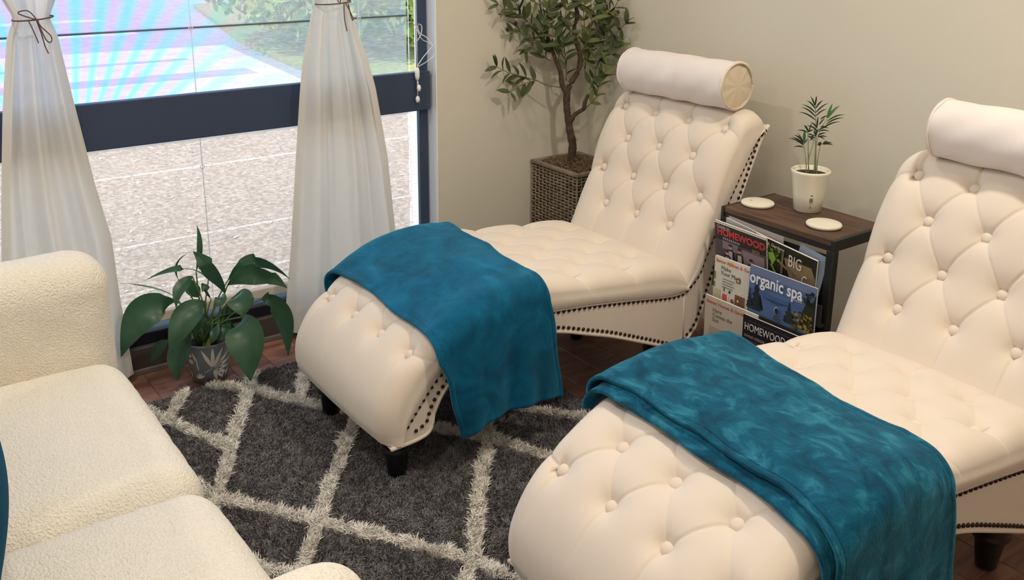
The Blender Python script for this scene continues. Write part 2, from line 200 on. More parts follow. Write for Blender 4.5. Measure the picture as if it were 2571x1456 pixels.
M['olivelight'] = leafmat('olive_leaf_light', srgb(84, 98, 46), srgb(114, 124, 70), .55, 25)
M['palmleaf'] = leafmat('palm_leaf', srgb(40, 62, 40), srgb(66, 92, 56), .5, 40)
M['palmbright'] = leafmat('palm_leaf_bright', srgb(70, 122, 58), srgb(90, 140, 76), .5, 40)
# velvet blanket: nap brushed light and dark
def velvet(name, c0, c1, c2, scale=17, rot=.5, lo=.34, hi=.72):
    m = bpy.data.materials.new(name); m.use_nodes = True; n = m.node_tree.nodes; l = m.node_tree.links; b = n['Principled BSDF']
    tc = n.new('ShaderNodeTexCoord'); mp = n.new('ShaderNodeMapping'); mp.inputs['Scale'].default_value = (.8, 1.35, 1.1); mp.inputs['Rotation'].default_value = (0, 0, rot)
    t = n.new('ShaderNodeTexNoise'); t.inputs['Scale'].default_value = scale; t.inputs['Detail'].default_value = 9; t.inputs['Roughness'].default_value = .66; t.inputs['Distortion'].default_value = .7
    r = n.new('ShaderNodeValToRGB'); e = r.color_ramp.elements; e[0].position = lo; e[0].color = c0; e[1].position = hi; e[1].color = c2
    k = e.new(.52); k.color = c1
    l.new(tc.outputs['Object'], mp.inputs[0]); l.new(mp.outputs[0], t.inputs['Vector']); l.new(t.outputs['Fac'], r.inputs['Fac']); l.new(r.outputs[0], b.inputs['Base Color'])
    b.inputs['Roughness'].default_value = .75; b.inputs['Sheen Weight'].default_value = .6; b.inputs['Sheen Tint'].default_value = srgb(110, 190, 215); b.inputs['Sheen Roughness'].default_value = .4
    b.inputs['Specular IOR Level'].default_value = .15
    f = n.new('ShaderNodeTexNoise'); f.inputs['Scale'].default_value = 420; f.inputs['Detail'].default_value = 3
    a = n.new('ShaderNodeMath'); a.operation = 'MULTIPLY_ADD'; a.inputs[1].default_value = .25
    l.new(tc.outputs['Object'], f.inputs['Vector']); l.new(f.outputs['Fac'], a.inputs[0]); l.new(t.outputs['Fac'], a.inputs[2])
    u = n.new('ShaderNodeBump'); u.inputs['Strength'].default_value = .6; u.inputs['Distance'].default_value = .011
    l.new(a.outputs[0], u.inputs['Height']); l.new(u.outputs[0], b.inputs['Normal'])
    return m
M['teal'] = velvet('teal_velvet', srgb(2, 58, 82), srgb(4, 84, 112), srgb(52, 132, 154), 16, .6, .37, .69)
M['teal1'] = velvet('teal_velvet_smooth', srgb(2, 70, 100), srgb(4, 92, 128), srgb(22, 116, 156), 8, .2, .34, .70)
M['tealpillow'] = mat('teal_cushion', srgb(8, 74, 104), .85, sheen=.0, spec=.1, bump=.2, bscale=500)
# sheer curtain
def sheer(name, col, transp, transl):
    m = bpy.data.materials.new(name); m.use_nodes = True; n = m.node_tree.nodes; l = m.node_tree.links
    n.remove(n['Principled BSDF'])
    d = n.new('ShaderNodeBsdfDiffuse'); d.inputs[0].default_value = col
    t = n.new('ShaderNodeBsdfTranslucent'); t.inputs[0].default_value = col
    p = n.new('ShaderNodeBsdfTransparent'); a = n.new('ShaderNodeMixShader'); a.inputs[0].default_value = transl
    b = n.new('ShaderNodeMixShader'); b.inputs[0].default_value = transp
    l.new(d.outputs[0], a.inputs[1]); l.new(t.outputs[0], a.inputs[2]); l.new(a.outputs[0], b.inputs[1]); l.new(p.outputs[0], b.inputs[2])
    l.new(b.outputs[0], n['Material Output'].inputs['Surface']); return m
M['curtain'] = sheer('sheer_curtain', srgb(238, 234, 228), .04, .29)
# woven solar shade: open weave, camera moire fringes painted into the upper panel's colour
def shade(name, moire):
    m = sheer(name, srgb(182, 163, 145), .5, .6); n = m.node_tree.nodes; l = m.node_tree.links
    mix = n['Material Output'].inputs['Surface'].links[0].from_node
    p = [k for k in n if k.type == 'BSDF_TRANSPARENT'][0]
    tc = n.new('ShaderNodeTexCoord'); w = n.new('ShaderNodeTexNoise'); w.inputs['Scale'].default_value = 90; w.inputs['Detail'].default_value = 2
    mr = n.new('ShaderNodeMapRange'); mr.inputs[1].default_value = .35; mr.inputs[2].default_value = .65; mr.inputs[3].default_value = .46; mr.inputs[4].default_value = .60
    mp = n.new('ShaderNodeMapping'); mp.inputs['Scale'].default_value = (1, .35, 2.2)
    l.new(tc.outputs['Object'], mp.inputs[0]); l.new(mp.outputs[0], w.inputs['Vector']); l.new(w.outputs['Fac'], mr.inputs[0]); l.new(mr.outputs[0], mix.inputs[0])
    p.inputs[0].default_value = (1, .965, .925, 1)
    if moire:
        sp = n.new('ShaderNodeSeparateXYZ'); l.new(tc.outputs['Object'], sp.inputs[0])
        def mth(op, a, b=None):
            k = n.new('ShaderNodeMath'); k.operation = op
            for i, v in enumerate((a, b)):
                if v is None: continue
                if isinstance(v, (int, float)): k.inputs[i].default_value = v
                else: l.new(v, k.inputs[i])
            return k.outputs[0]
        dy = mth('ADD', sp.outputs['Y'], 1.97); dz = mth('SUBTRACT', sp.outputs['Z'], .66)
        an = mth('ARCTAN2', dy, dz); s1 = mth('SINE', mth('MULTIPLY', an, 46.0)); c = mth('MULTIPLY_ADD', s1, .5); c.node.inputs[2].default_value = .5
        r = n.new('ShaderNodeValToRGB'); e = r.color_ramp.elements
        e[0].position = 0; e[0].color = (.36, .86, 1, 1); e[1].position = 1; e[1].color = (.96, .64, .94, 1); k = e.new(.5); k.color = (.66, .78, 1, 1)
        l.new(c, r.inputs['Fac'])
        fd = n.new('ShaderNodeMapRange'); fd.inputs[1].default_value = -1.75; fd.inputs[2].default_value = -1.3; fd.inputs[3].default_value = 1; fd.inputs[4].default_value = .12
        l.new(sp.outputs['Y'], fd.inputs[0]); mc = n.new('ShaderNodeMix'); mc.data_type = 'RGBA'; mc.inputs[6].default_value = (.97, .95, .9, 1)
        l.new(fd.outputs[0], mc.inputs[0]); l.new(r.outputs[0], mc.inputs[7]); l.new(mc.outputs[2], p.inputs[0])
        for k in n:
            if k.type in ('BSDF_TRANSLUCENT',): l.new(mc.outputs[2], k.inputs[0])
    return m
M['concrete'] = mat('concrete', srgb(162, 160, 158), .9, var=srgb(184, 182, 178), scale=3, bump=.3, bscale=60)
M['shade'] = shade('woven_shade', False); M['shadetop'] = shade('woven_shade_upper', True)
M['shaderod'] = sheer('shade_hem', srgb(250, 248, 244), .88, .8); M['liftcord'] = sheer('lift_cord', srgb(252, 252, 250), .25, .75); M['shadedark'] = mat('shade_hem_dark', srgb(96, 104, 116), .8)
# glass pane
g = bpy.data.materials.new('window_glass'); g.use_nodes = True; n = g.node_tree.nodes; l = g.node_tree.links; n.remove(n['Principled BSDF'])
tp = n.new('ShaderNodeBsdfTransparent'); tp.inputs[0].default_value = (.93, .96, .95, 1); gl = n.new('ShaderNodeBsdfGlossy'); gl.inputs['Roughness'].default_value = .02
fr = n.new('ShaderNodeFresnel'); fr.inputs[0].default_value = 1.25; mx = n.new('ShaderNodeMixShader')
l.new(fr.outputs[0], mx.inputs[0]); l.new(tp.outputs[0], mx.inputs[1]); l.new(gl.outputs[0], mx.inputs[2]); l.new(mx.outputs[0], n['Material Output'].inputs['Surface'])
M['glass'] = g
# wood
def wood(name, c0, c1, axis_scale, rough=.4, coat=0):
    m = bpy.data.materials.new(name); m.use_nodes = True; n = m.node_tree.nodes; l = m.node_tree.links; b = n['Principled BSDF']
    tc = n.new('ShaderNodeTexCoord'); mp = n.new('ShaderNodeMapping'); mp.inputs['Scale'].default_value = axis_scale
    oi = n.new('ShaderNodeObjectInfo'); ad = n.new('ShaderNodeVectorMath'); ad.operation = 'ADD'
    l.new(tc.outputs['Object'], ad.inputs[0]); l.new(oi.outputs['Random'], ad.inputs[1]); l.new(ad.outputs[0], mp.inputs[0])
    t = n.new('ShaderNodeTexNoise'); t.inputs['Scale'].default_value = 6; t.inputs['Detail'].default_value = 8; t.inputs['Distortion'].default_value = .6
    r = n.new('ShaderNodeValToRGB'); r.color_ramp.elements[0].position = .32; r.color_ramp.elements[1].position = .7
    r.color_ramp.elements[0].color = c0; r.color_ramp.elements[1].color = c1
    hs = n.new('ShaderNodeHueSaturation'); mr = n.new('ShaderNodeMapRange'); mr.inputs[3].default_value = .8; mr.inputs[4].default_value = 1.2
    l.new(mp.outputs[0], t.inputs['Vector']); l.new(t.outputs['Fac'], r.inputs['Fac']); l.new(r.outputs[0], hs.inputs['Color'])
    l.new(oi.outputs['Random'], mr.inputs[0]); l.new(mr.outputs[0], hs.inputs['Value']); l.new(hs.outputs[0], b.inputs['Base Color'])
    b.inputs['Roughness'].default_value = rough; b.inputs['Coat Weight'].default_value = coat
    u = n.new('ShaderNodeBump'); u.inputs['Strength'].default_value = .15; u.inputs['Distance'].default_value = .001; l.new(t.outputs['Fac'], u.inputs['Height']); l.new(u.outputs[0], b.inputs['Normal'])
    return m
M['plank'] = wood('floor_plank', srgb(106, 70, 57), srgb(152, 110, 94), (6, 1, 1), .42)
M['walnut'] = wood('walnut_board', srgb(58, 40, 30), srgb(104, 74, 54), (1, 7, 7), .5)

# ---------------------------------------------------------------- room shell
def struct(name, me, m, parent=None):
    o = link(name, me, m, parent)
    if parent is None: o['kind'] = 'structure'
    return o
fl = struct('floor', boxm(-.16, 4.8, -4.8, .12, -.12, -.008), mat('subfloor', srgb(40, 26, 20), .8))
PW, PL = .125, 1.22
pmesh = boxm(0, PL, 0, PW - .0009, -.008, 0, .0012, 1)
for r in range(27):
    off = (r * .43) % PL
    for c in range(-1, 3):
        x0 = c * PL - off + .2
        if x0 > 3.6 or x0 + PL < 0: continue
        y0 = -(r + 1) * PW + .02
        if x0 < 0:
            o = link('plank', boxm(.0, x0 + PL - .0009, y0, y0 + PW - .0009, -.008, 0, .0012, 1), M['plank'], fl)
        else:
            o = link('plank', pmesh, M['plank'], fl); o.location = (x0, y0, 0)
struct('ceiling', boxm(-.4, 4.8, -4.8, .12, 2.7, 2.85), M['ceiling'])
struct('wall_back', boxm(-.16, 4.8, 0, .12, 0, 2.7), M['wall'])
struct('wall_right', boxm(4.68, 4.8, -4.8, 0, 0, 2.7), M['wall'])
struct('wall_front', boxm(-.16, 4.68, -4.8, -4.68, 0, 2.7), M['wall'])
bmw = bmesh.new()
for x0, x1, y0, y1, z0, z1 in ((-.16, 0, -.705, 0, 0, 2.7), (-.16, 0, -4.68, -.705, 2.3, 2.7), (-.16, 0, -4.68, -3.6, 0, 2.3)):
    r = bmesh.ops.create_cube(bmw, size=1)
    for v in r['verts']: v.co = Vector(((x0 + x1) / 2 + v.co.x * (x1 - x0), (y0 + y1) / 2 + v.co.y * (y1 - y0), (z0 + z1) / 2 + v.co.z * (z1 - z0)))
struct('wall_left', bm_mesh(bmw), M['wall'])
struct('baseboard_left', boxm(-.16, 0, -3.6, -.705, 0, .088, .002, 1), M['base'])
struct('trim_1', boxm(0, .012, -3.6, -.705, 0, .018, .003, 2), M['basetrim'])
struct('trim_2', boxm(-.15, .002, -.7095, -.705, .088, 2.3), M['white_trim'])
win = bpy.data.objects.new('window_1', None); COL.objects.link(win); win['kind'] = 'structure'
link('bottom_rail', boxm(-.15, -.02, -3.6, -.7095, .088, .128, .003, 2), M['rail'], win)
link('frame_post', boxm(-.074, -.052, -.752, -.714, .128, 2.3, .002, 1), M['black_frame'], win)
link('frame_post', boxm(-.15, -.052, -3.6, -3.55, .128, 2.3, .002, 1), M['black_frame'], win)
bar = link('cross_bar', boxm(-.051, -.02, -3.55, -.722, .757, .903, .003, 2), M['black_frame'], win)
for z in (.775, .885): 
    o = link('screw', lathem([(.0, 0), (.004, .0), (.003, .002), (.0, .0025)], 10, False), mat('steel', srgb(120, 122, 126), .35, .8), bar); o.location = (-.02, -.733, z); o.rotation_euler = (0, math.pi / 2, 0)
link('pane', boxm(-.125, -.12, -3.55, -.752, .128, 2.3), M['glass'], win)

# ---------------------------------------------------------------- outside
M['gravel'] = mat('gravel', srgb(142, 120, 103), .95, var=srgb(202, 180, 161), scale=38, bump=.8, bscale=70, bdist=.02, detail=8)
M['asphalt'] = mat('asphalt', srgb(128, 126, 138), .9, var=srgb(146, 144, 154), scale=5, bump=.4, bscale=120)
M['lawn'] = mat('lawn', srgb(112, 118, 62), .95, var=srgb(158, 152, 92), scale=14, bump=.8, bscale=90, bdist=.03, detail=8)
struct('ground', boxm(-40, -.2, -30, 40, -.6, -.2), M['asphalt'])
def slab(name, pts, z0, z1, m):
    bm = bmesh.new(); vs = [bm.verts.new((x, y, z0)) for x, y in pts]; f = bm.faces.new(vs)
    r = bmesh.ops.extrude_face_region(bm, geom=[f])
    for v in r['geom']:
        if isinstance(v, bmesh.types.BMVert): v.co.z = z1
    bmesh.ops.recalc_face_normals(bm, faces=list(bm.faces)); return struct(name, bm_mesh(bm), m)
slab('path_bed', [(-.2, -9), (-.2, 9), (-3.9, 9), (-3.9, -9)], -.2, -.15, M['gravel'])
slab('kerb', [(-3.9, -9), (-3.9, 9), (-4.05, 9), (-4.05, -9)], -.2, -.12, M['concrete'])
slab('pavement', [(-4.05, -9), (-4.05, 1.1), (-5.4, 1.35), (-9.2, 1.7), (-9.9, -9)], -.2, -.16, M['concrete'])
slab('lawn_ground', [(-4.7, 1.9), (-4.7, 9), (-18, 9), (-15, 3.2), (-9.6, 2.05), (-7.0, 1.75)], -.2, -.13, M['lawn'])
slab('marking_or_shadow', [(-6.75, -9), (-6.75, 1.2), (-7.15, 1.2), (-7.15, -9)], -.16, -.157, M['asphalt'])  # pole shadow painted as an asphalt-coloured stripe on the pavement
slab('marking_or_shadow', [(-8.1, -9), (-8.1, .9), (-8.25, .9), (-8.25, -9)], -.16, -.157, M['asphalt'])  # narrower dark band laid across the pavement
for x in (-11.3, -13.4): slab('marking_or_shadow', [(x, -9), (x, 1.2), (x - .35, 1.2), (x - .35, -9)], -.2, -.197, M['concrete'])
nb = 1500
cb = np.stack([rng.uniform(-3.85, -.25, nb), rng.uniform(-4, 4.5, nb), np.full(nb, -.144)], 1); ab = rng.uniform(0, 6.28, nb); sb = rng.uniform(.004, .014, nb)
Ab = np.stack([np.cos(ab), np.sin(ab), rng.uniform(-.3, .5, nb)], 1) * sb[:, None]; Bb = np.stack([-np.sin(ab), np.cos(ab), rng.uniform(-.3, .3, nb)], 1) * sb[:, None] * .6
o = link('leaf_litter', fast(np.stack([cb - Ab, cb + Bb, cb + Ab, cb - Bb], 1).reshape(-1, 3), np.arange(nb * 4).reshape(-1, 4), False), mat('pale_litter', srgb(226, 216, 204), .8)); o['kind'] = 'stuff'; o['label'] = 'pale chips and leaf litter strewn over the gravel outside'; o['category'] = 'litter'
tr = thing('shade_tree', 'low green tree beyond the window over sunlit lawn', 'tree', (-8.3, 4.1, -.13))
V, F = tubem([(0, 0, 0), (.1, .05, .8), (0, .1, 1.7), (.1, 0, 2.8)], [.16, .13, .12, .08], 8); link('trunk', mesh(V, F), M['bark'], tr)
bparts = []
for i in range(14):
    a = i * 2.4; p = [(0, .05, 1.0 + i * .1)]
    for k in range(1, 5): p.append((math.cos(a) * .75 * k, math.sin(a) * .75 * k, 1.0 + i * .1 + .16 * k - .05 * k * k))
    bparts.append(tubem(p, [.05, .04, .03, .02, .01], 5))
V, F = joined(bparts); link('branch', mesh(V, F), M['bark'], tr)
nl = 13000
c = rng.normal(0, 1, (nl, 3)); c /= np.linalg.norm(c, axis=1)[:, None]; rr = rng.uniform(.35, 1, nl) ** .5
cen = c * rr[:, None] * np.array([2.9, 3.0, 1.1]) + np.array([0, 0, 1.0])
cen = cen[cen[:, 2] > .06]; nl = len(cen)
A = rng.normal(0, 1, (nl, 3)); A /= np.linalg.norm(A, axis=1)[:, None]; B = np.cross(A, rng.normal(0, 1, (nl, 3))); B /= np.linalg.norm(B, axis=1)[:, None]
sz = rng.uniform(.05, .10, nl)[:, None]
V = np.stack([cen - A * sz, cen + B * sz * .5, cen + A * sz, cen - B * sz * .5], 1).reshape(-1, 3)
M['treeleaf'] = leafmat('tree_leaf', srgb(108, 130, 52), srgb(156, 160, 84), .6, 1.5, .35)
o = link('foliage', fast(V, np.arange(nl * 4).reshape(-1, 4), False), M['treeleaf'], tr); o['kind'] = 'stuff'

# ---------------------------------------------------------------- woven roman shade with cords
sh = thing('roman_shade', 'woven roman shade hanging in the window behind the black cross bar', 'blind', (0, 0, 0))
def fold_panel(z0, z1, m):
    ys = np.linspace(-3.5, -.79, 30); zs = np.linspace(z0, z1, 8); P = []
    for z in zs:
        t = (z - z0) / (z1 - z0)
        P.append([(-.066 - .010 * math.sin(math.pi * t) * .6 - .006 * (1 - t) + .001 * math.sin(7 * y), y, z) for y in ys])
    return link('panel', gridmesh(P), m, sh)
zz = [.134, .256, .417, .652, .83, 1.108, 1.56, 2.0, 2.28]
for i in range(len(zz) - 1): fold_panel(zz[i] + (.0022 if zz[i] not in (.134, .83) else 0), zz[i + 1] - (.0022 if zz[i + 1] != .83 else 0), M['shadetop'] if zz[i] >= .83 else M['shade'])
for z in [q for q in zz[1:-1] if q != .83]:
    link('hem_rod', boxm(-.079, -.062, -3.5, -.79, z - .0024, z + .0024, .001, 1), M['shadedark'] if 1.1 < z < 1.2 else M['shaderod'], sh)
link('bottom_rail', boxm(-.082, -.058, -3.5, -.79, .140, .176, .004, 2), mat('beige_rail', srgb(206, 194, 178), .7), sh)
for y in (-1.585, -2.4, -.99):
    tube('lift_cord', [(-.057, y, .17), (-.057, y, 2.28)], .0018, M['liftcord'], sh, 5)
    for z in (.652, 1.108, 1.56):
        o = link('cord_ring', lathem([(.006, -.001), (.008, 0), (.006, .001), (.005, 0), (.006, -.001)], 12, False), M['cord'], sh); o.location = (-.057, y, z); o.rotation_euler = (0, math.pi / 2, 0)
tube('pull_cord', [(-.05, -.78, 2.28), (-.012, -.786, 1.6), (-.004, -.787, 1.0), (-.004, -.787, .925)], .0016, M['cord'], sh, 5)
def curve3(pts, n=24): return [tuple(p) for p in smoothpath(pts, n)[0]]
tube('pull_cord', curve3([(-.004, -.787, .925), (-.002, -.765, .955), (.0, -.735, .985), (.0, -.722, 1.0), (.0, -.745, 1.03), (-.002, -.775, 1.05), (-.003, -.782, 1.08), (-.003, -.765, 1.075), (-.002, -.768, 1.045), (-.003, -.785, 1.02)]), .0016, M['cord'], sh, 5)
tube('pull_cord', curve3([(-.004, -.785, .925), (-.002, -.75, .94), (.0, -.712, .965), (.0, -.708, .985), (.0, -.735, 1.01), (-.001, -.765, 1.025), (-.002, -.785, 1.06), (-.003, -.8, 1.09)]), .0013, M['cord'], sh, 5)
o = link('cord_joiner', lathem([(0, -.024), (.006, -.022), (.009, -.008), (.0085, .012), (.006, .022), (0, .024)], 14, False), M['cord'], sh); o.location = (-.003, -.787, .90)
for y, z in ((-.781, .846), (-.787, .804)):
    tube('pull_cord', [(-.003, -.787, .88), (-.003, y, z + .012)], .0013, M['cord'], sh, 5)
    o = link('cord_pull', lathem([(0, -.012), (.005, -.011), (.0085, 0), (.006, .010), (.002, .013), (0, .013)], 14, False), M['cord'], sh); o.location = (-.003, y, z)

# ---------------------------------------------------------------- sheer curtains
def curtain(label, rows, tiez, bow, seed, cat='curtain'):
    root = thing('sheer_curtain', label, cat, (0, 0, 0), 0)
    rows = np.array(rows); zs = np.linspace(rows[0, 0], rows[-1, 0], 110)
    yl = np.interp(zs, rows[::-1, 0], rows[::-1, 1]); yr = np.interp(zs, rows[::-1, 0], rows[::-1, 2])
    k = np.ones(9) / 9
    u = np.linspace(0, 1, 120); P = []
    wid0 = .12; r = np.random.default_rng(seed); ph = r.uniform(0, 6, 6)
    for z, a, b in zip(zs, yl, yr):
        w = b - a; pin = min(1, abs(z - tiez) / .25)
        amp = .008 + .014 * pin
        x = .055 + amp * np.sin(u * 2 * math.pi * 2.6 + ph[0] + .6 * np.sin(z * 3 + ph[2])) + .22 * amp * np.sin(u * 2 * math.pi * 7 + ph[1] + 2 * z) + .035 * np.sin(math.pi * u) * (1 - .5 * pin)
        y = a + w * (u + .012 * np.sin(u * 2 * math.pi * 4 + ph[3]))
        P.append(np.stack([x, y, np.full_like(u, z)], 1))
    link('fabric', gridmesh(P), M['curtain'], root)
    for e, uu in ((yl, 0), (yr, 119)):   # side hems, doubled cloth
        H = []
        for i, z in enumerate(zs):
            p = P[i][uu]; d = 1 if uu == 0 else -1
            H.append([(p[0] + .003, p[1] + d * t, z) for t in (0, .012, .024)])
        link('side_hem', gridmesh(H), M['curtain'], root)
    i = int(np.argmin(abs(zs - tiez))); a, b = yl[i] - .002, yr[i] + .002; cy, hw = (a + b) / 2, (b - a) / 2
    ring = [(.075 + .048 * math.cos(q), cy + hw * math.sin(q), tiez + .004 * math.sin(q)) for q in np.linspace(0, 2 * math.pi, 40)]
    tie = tube('twine_tie', ring, .0022, M['twine'], root, 5)
    for pts in bow: tube('bow_loop', [tuple(p) for p in smoothpath([(.124 + .004 * i, cy + q[0], tiez + q[1]) for i, q in enumerate(pts)], 22)[0]], .0018, M['twine'], tie, 5)
    return root
curtain('left sheer white curtain tied with a twine bow, behind the boucle sofa', [(2.28, -2.34, -1.80), (1.6, -2.30, -1.84), (1.30, -2.175, -1.945), (1.23, -2.13, -1.985), (1.175, -2.105, -2.012), (1.12, -2.13, -1.995), (.93, -2.164, -1.972), (.67, -2.2, -1.94), (.495, -2.22, -1.911), (.30, -2.235, -1.907), (.03, -2.25, -1.893)], 1.175,
        [[(0, 0), (-.03, .012), (-.045, .022), (-.02, .026), (.0, .0)], [(0, 0), (.01, -.02), (.03, -.045), (.028, -.062), (.016, -.055), (.004, -.02), (0, 0)], [(-.02, 0), (-.014, -.02), (-.006, -.05), (-.004, -.062)], [(0, 0), (.008, -.04), (.012, -.07), (.018, -.092)]], 3)
curtain('right sheer white curtain tied with twine, beside the small tree corner', [(2.28, -1.42, -.88), (1.6, -1.38, -.92), (1.30, -1.27, -1.03), (1.23, -1.225, -1.07), (1.18, -1.205, -1.094), (1.12, -1.225, -1.075), (.99, -1.255, -1.034), (.88, -1.271, -1.007), (.63, -1.302, -.968), (.337, -1.335, -.943), (.12, -1.366, -.93), (.03, -1.37, -.925)], 1.18,
        [[(.015, 0), (.012, -.03), (.012, -.06), (.016, -.09)], [(.02, 0), (.03, -.02), (.042, -.05), (.037, -.055), (.028, -.03), (.02, 0)], [(.0, 0), (.0, .02), (-.02, .03), (-.01, .005)]], 5)

# ---------------------------------------------------------------- tufted chaises
S = .152
BACK = [(-.135, .80), (-.15, .845), (-.19, .873), (-.245, .870), (-.287, .840), (-.352, .735), (-.39, .62), (-.443, .512), (-.482, .425), (-.497, .392)]
SEAT = [(-.482, .398), (-.505, .420), (-.56, .440), (-.65, .453), (-.8, .467), (-.95, .484), (-1.05, .497), (-1.15, .497), (-1.25, .481), (-1.33, .452), (-1.40, .412), (-1.46, .372), (-1.51, .318), (-1.545, .25), (-1.55, .19), (-1.537, .150)]
BLOW = [(-.165, .80), (-.185, .808), (-.231, .74), (-.31, .609), (-.39, .462), (-.427, .385), (-.484, .341)]
SLOW = [(-.470, .338), (-.55, .340), (-.689, .362), (-.848, .386), (-.988, .403), (-1.1, .412), (-1.2, .402), (-1.3, .370), (-1.383, .322), (-1.425, .278), (-1.462, .233), (-1.482, .206), (-1.492, .175), (-1.50, .152)]
HEM = [(-.14, .826), (-.172, .785), (-.215, .694), (-.253, .603), (-.336, .416), (-.400, .248), (-.425, .198), (-.475, .160), (-.523, .157), (-.647, .207), (-.78, .262), (-.875, .295), (-.987, .332), (-1.1, .352), (-1.2, .350), (-1.3, .318), (-1.365, .268), (-1.400, .212), (-1.412, .165), (-1.45, .150), (-1.53, .146)]
NLOW = [(-.158, .810), (-.184, .792), (-.226, .694), (-.264, .603), (-.347, .416), (-.413, .25), (-.438, .206), (-.485, .173), (-.523, .170), (-.647, .221), (-.78, .276), (-.875, .309), (-.987, .346), (-1.1, .366), (-1.2, .364), (-1.3, .334), (-1.377, .278), (-1.414, .226), (-1.430, .186), (-1.455, .178), (-1.485, .178)]
HW = .29
def cushion(TOP, LOW, rows, first4, parent, name, groove=.0046, broad=.0030):
    ns = int(np.linalg.norm(np.diff(np.array(TOP), axis=0), axis=1).sum() / .0031)
    T, s = smoothpath(TOP, ns); Lp, _ = smoothpath(LOW, ns)
    tan = np.gradient(T, axis=0); tan /= np.linalg.norm(tan, axis=1)[:, None]
    nrm = np.stack([tan[:, 1], -tan[:, 0]], 1)
    mid = T - Lp; sg = np.sign((nrm * mid).sum(1)); nrm *= np.where(sg == 0, 1, sg)[:, None]
    # arclength of button rows
    sk = []
    for (by, bz) in rows: sk.append(s[np.argmin((T[:, 0] - by) ** 2 + (T[:, 1] - bz) ** 2)])
    sk = np.array(sk); n = len(sk)
    # cross-section
    nt = 176; r = .048
    xs = [HW] * 5; hs = list(np.linspace(0, 1, 6)[:-1]);
    arc = np.linspace(0, math.pi / 2, 10)
    X = []; Hh = []; side = []
    for h in np.linspace(0, 1, 7)[:-1]: X.append(HW); Hh.append(('s', h))
    for a in arc: X.append(HW - r + r * math.cos(a)); Hh.append(('a', math.sin(a)))
    flat = np.linspace(HW - r, -(HW - r), nt)[1:-1]
    X = np.array(X); XX = np.concatenate([X, flat, -X[::-1]]); KK = Hh + [('f', 1)] * len(flat) + Hh[::-1]
    P = np.zeros((ns, len(XX), 3)); Ht = np.linalg.norm(T - Lp, axis=1)
    rf = np.minimum(r / Ht, .85)
    H = np.zeros((ns, len(XX))); bul = np.zeros(len(XX))
    for j, (k, v) in enumerate(KK):
        if k == 's': H[:, j] = v * (1 - rf); bul[j] = .010 * math.sin(math.pi * (.12 + .8 * v))
        elif k == 'a': H[:, j] = 1 - rf + rf * v; bul[j] = .006 * (1 - v)
        else: H[:, j] = 1
    x = XX[None, :] + np.sign(XX)[None, :] * bul[None, :] + np.zeros((ns, 1))
    base = Lp[:, None, :] + (T - Lp)[:, None, :] * H[:, :, None]
    xg = np.broadcast_to(XX[None, :], x.shape); sgd = np.broadcast_to(s[:, None], x.shape)
    rho = np.interp(s, sk, np.arange(n))[:, None]; c0 = .5 if first4 else 0.
    p = xg / S - rho / 2 + c0; q = xg / S + rho / 2 + c0
    c = np.minimum(abs(np.sin(math.pi * p)), abs(np.sin(math.pi * q)))
    ax = abs(xg); fade = np.clip((1.62 * S - ax) / (.10 * S), 0, 1)
    ends = np.clip(np.minimum(s, s[-1] - s) / .05, 0, 1)[:, None]
    outer = (s[:, None] < sk[0]) | (s[:, None] > sk[-1])
    far = np.clip(1 - np.maximum(sk[0] - s, s - sk[-1]) / .16, .12, 1)[:, None]
    amp = np.where(outer, far, 1.0)
    cp = abs(np.sin(math.pi * p)); cq = abs(np.sin(math.pi * q))
    d = -(groove * (.5 * np.exp(-(cp / .075) ** 2) + np.exp(-(cq / .075) ** 2)) + broad * (1 - c) ** 2.2) * fade * np.where(outer, amp, 1) * (.3 + .7 * ends)
    btn = []
    for k in range(n):
        four = first4 == (k % 2 == 0)
        for i in range(4 if four else 3):
            bx = (i - (1.5 if four else 1)) * S; btn.append((bx, sk[k], four))
            dd = (xg - bx) ** 2 + (sgd - sk[k]) ** 2
            d -= .0135 * np.exp(-dd / .017 ** 2) + .016 * np.exp(-dd / .038 ** 2)
            if four and i in (0, 3):
                m = (np.sign(xg) == np.sign(bx)) & (ax > 1.5 * S)
                d -= np.where(m, (.0045 * np.exp(-((sgd - sk[k]) / .0042) ** 2) + .004 * np.exp(-((sgd - sk[k]) / .02) ** 2)) * np.clip((H - .35) / .3, 0, 1), 0)
    edge = np.clip((HW + .012 - ax) / .06, .35, 1)
    dn = d * np.where(H >= .999, 1, np.clip(H, 0, 1) ** 2)
    dome = .006 * (1 - (xg / HW) ** 2) * (H > .98)
    N3 = nrm[:, None, :] * np.ones((1, len(XX), 1))
    P[:, :, 0] = x + np.sign(XX)[None, :] * dn * np.where(H < .999, .7, 0)
    P[:, :, 1:] = base + N3 * (dn + dome)[:, :, None]
    P[:, :, 1:] += N3 * (.0012 * fbm(xg * 9 + 3, sgd * 9, 5))[:, :, None] * (H > .9)[:, :, None]
    o = link(name, gridmesh(P), M['cream'], parent)
    bm_ = None
    for bx, bs, four in btn:
        i = int(np.argmin(abs(s - bs)))
        n3 = Vector((0, nrm[i, 0], nrm[i, 1])); pos = Vector((bx, T[i, 0], T[i, 1])) + n3 * (-.0335 + .0105)
        b = link('tuft_button', BUTTON, M['cream'], parent); b.location = pos; b.rotation_euler = n3.to_track_quat('Z', 'Y').to_euler()
    return o
BUTTON = lathem([(.0130, -.008), (.0142, 0), (.0134, .0040), (.0100, .0074), (.0052, .0092), (0, .0097)], 22, False)
NAIL = lathem([(.0056, -.0005), (.0056, .0008), (.0042, .0032), (.002, .0042), (0, .0044)], 8, False)
LEG = lathem([(.021, .004), (.024, .007), (.028, .04), (.034, .078), (.037, .084), (.043, .088), (.044, .094), (.040, .099), (.042, .106), (.045, .13), (.046, .185)], 28)
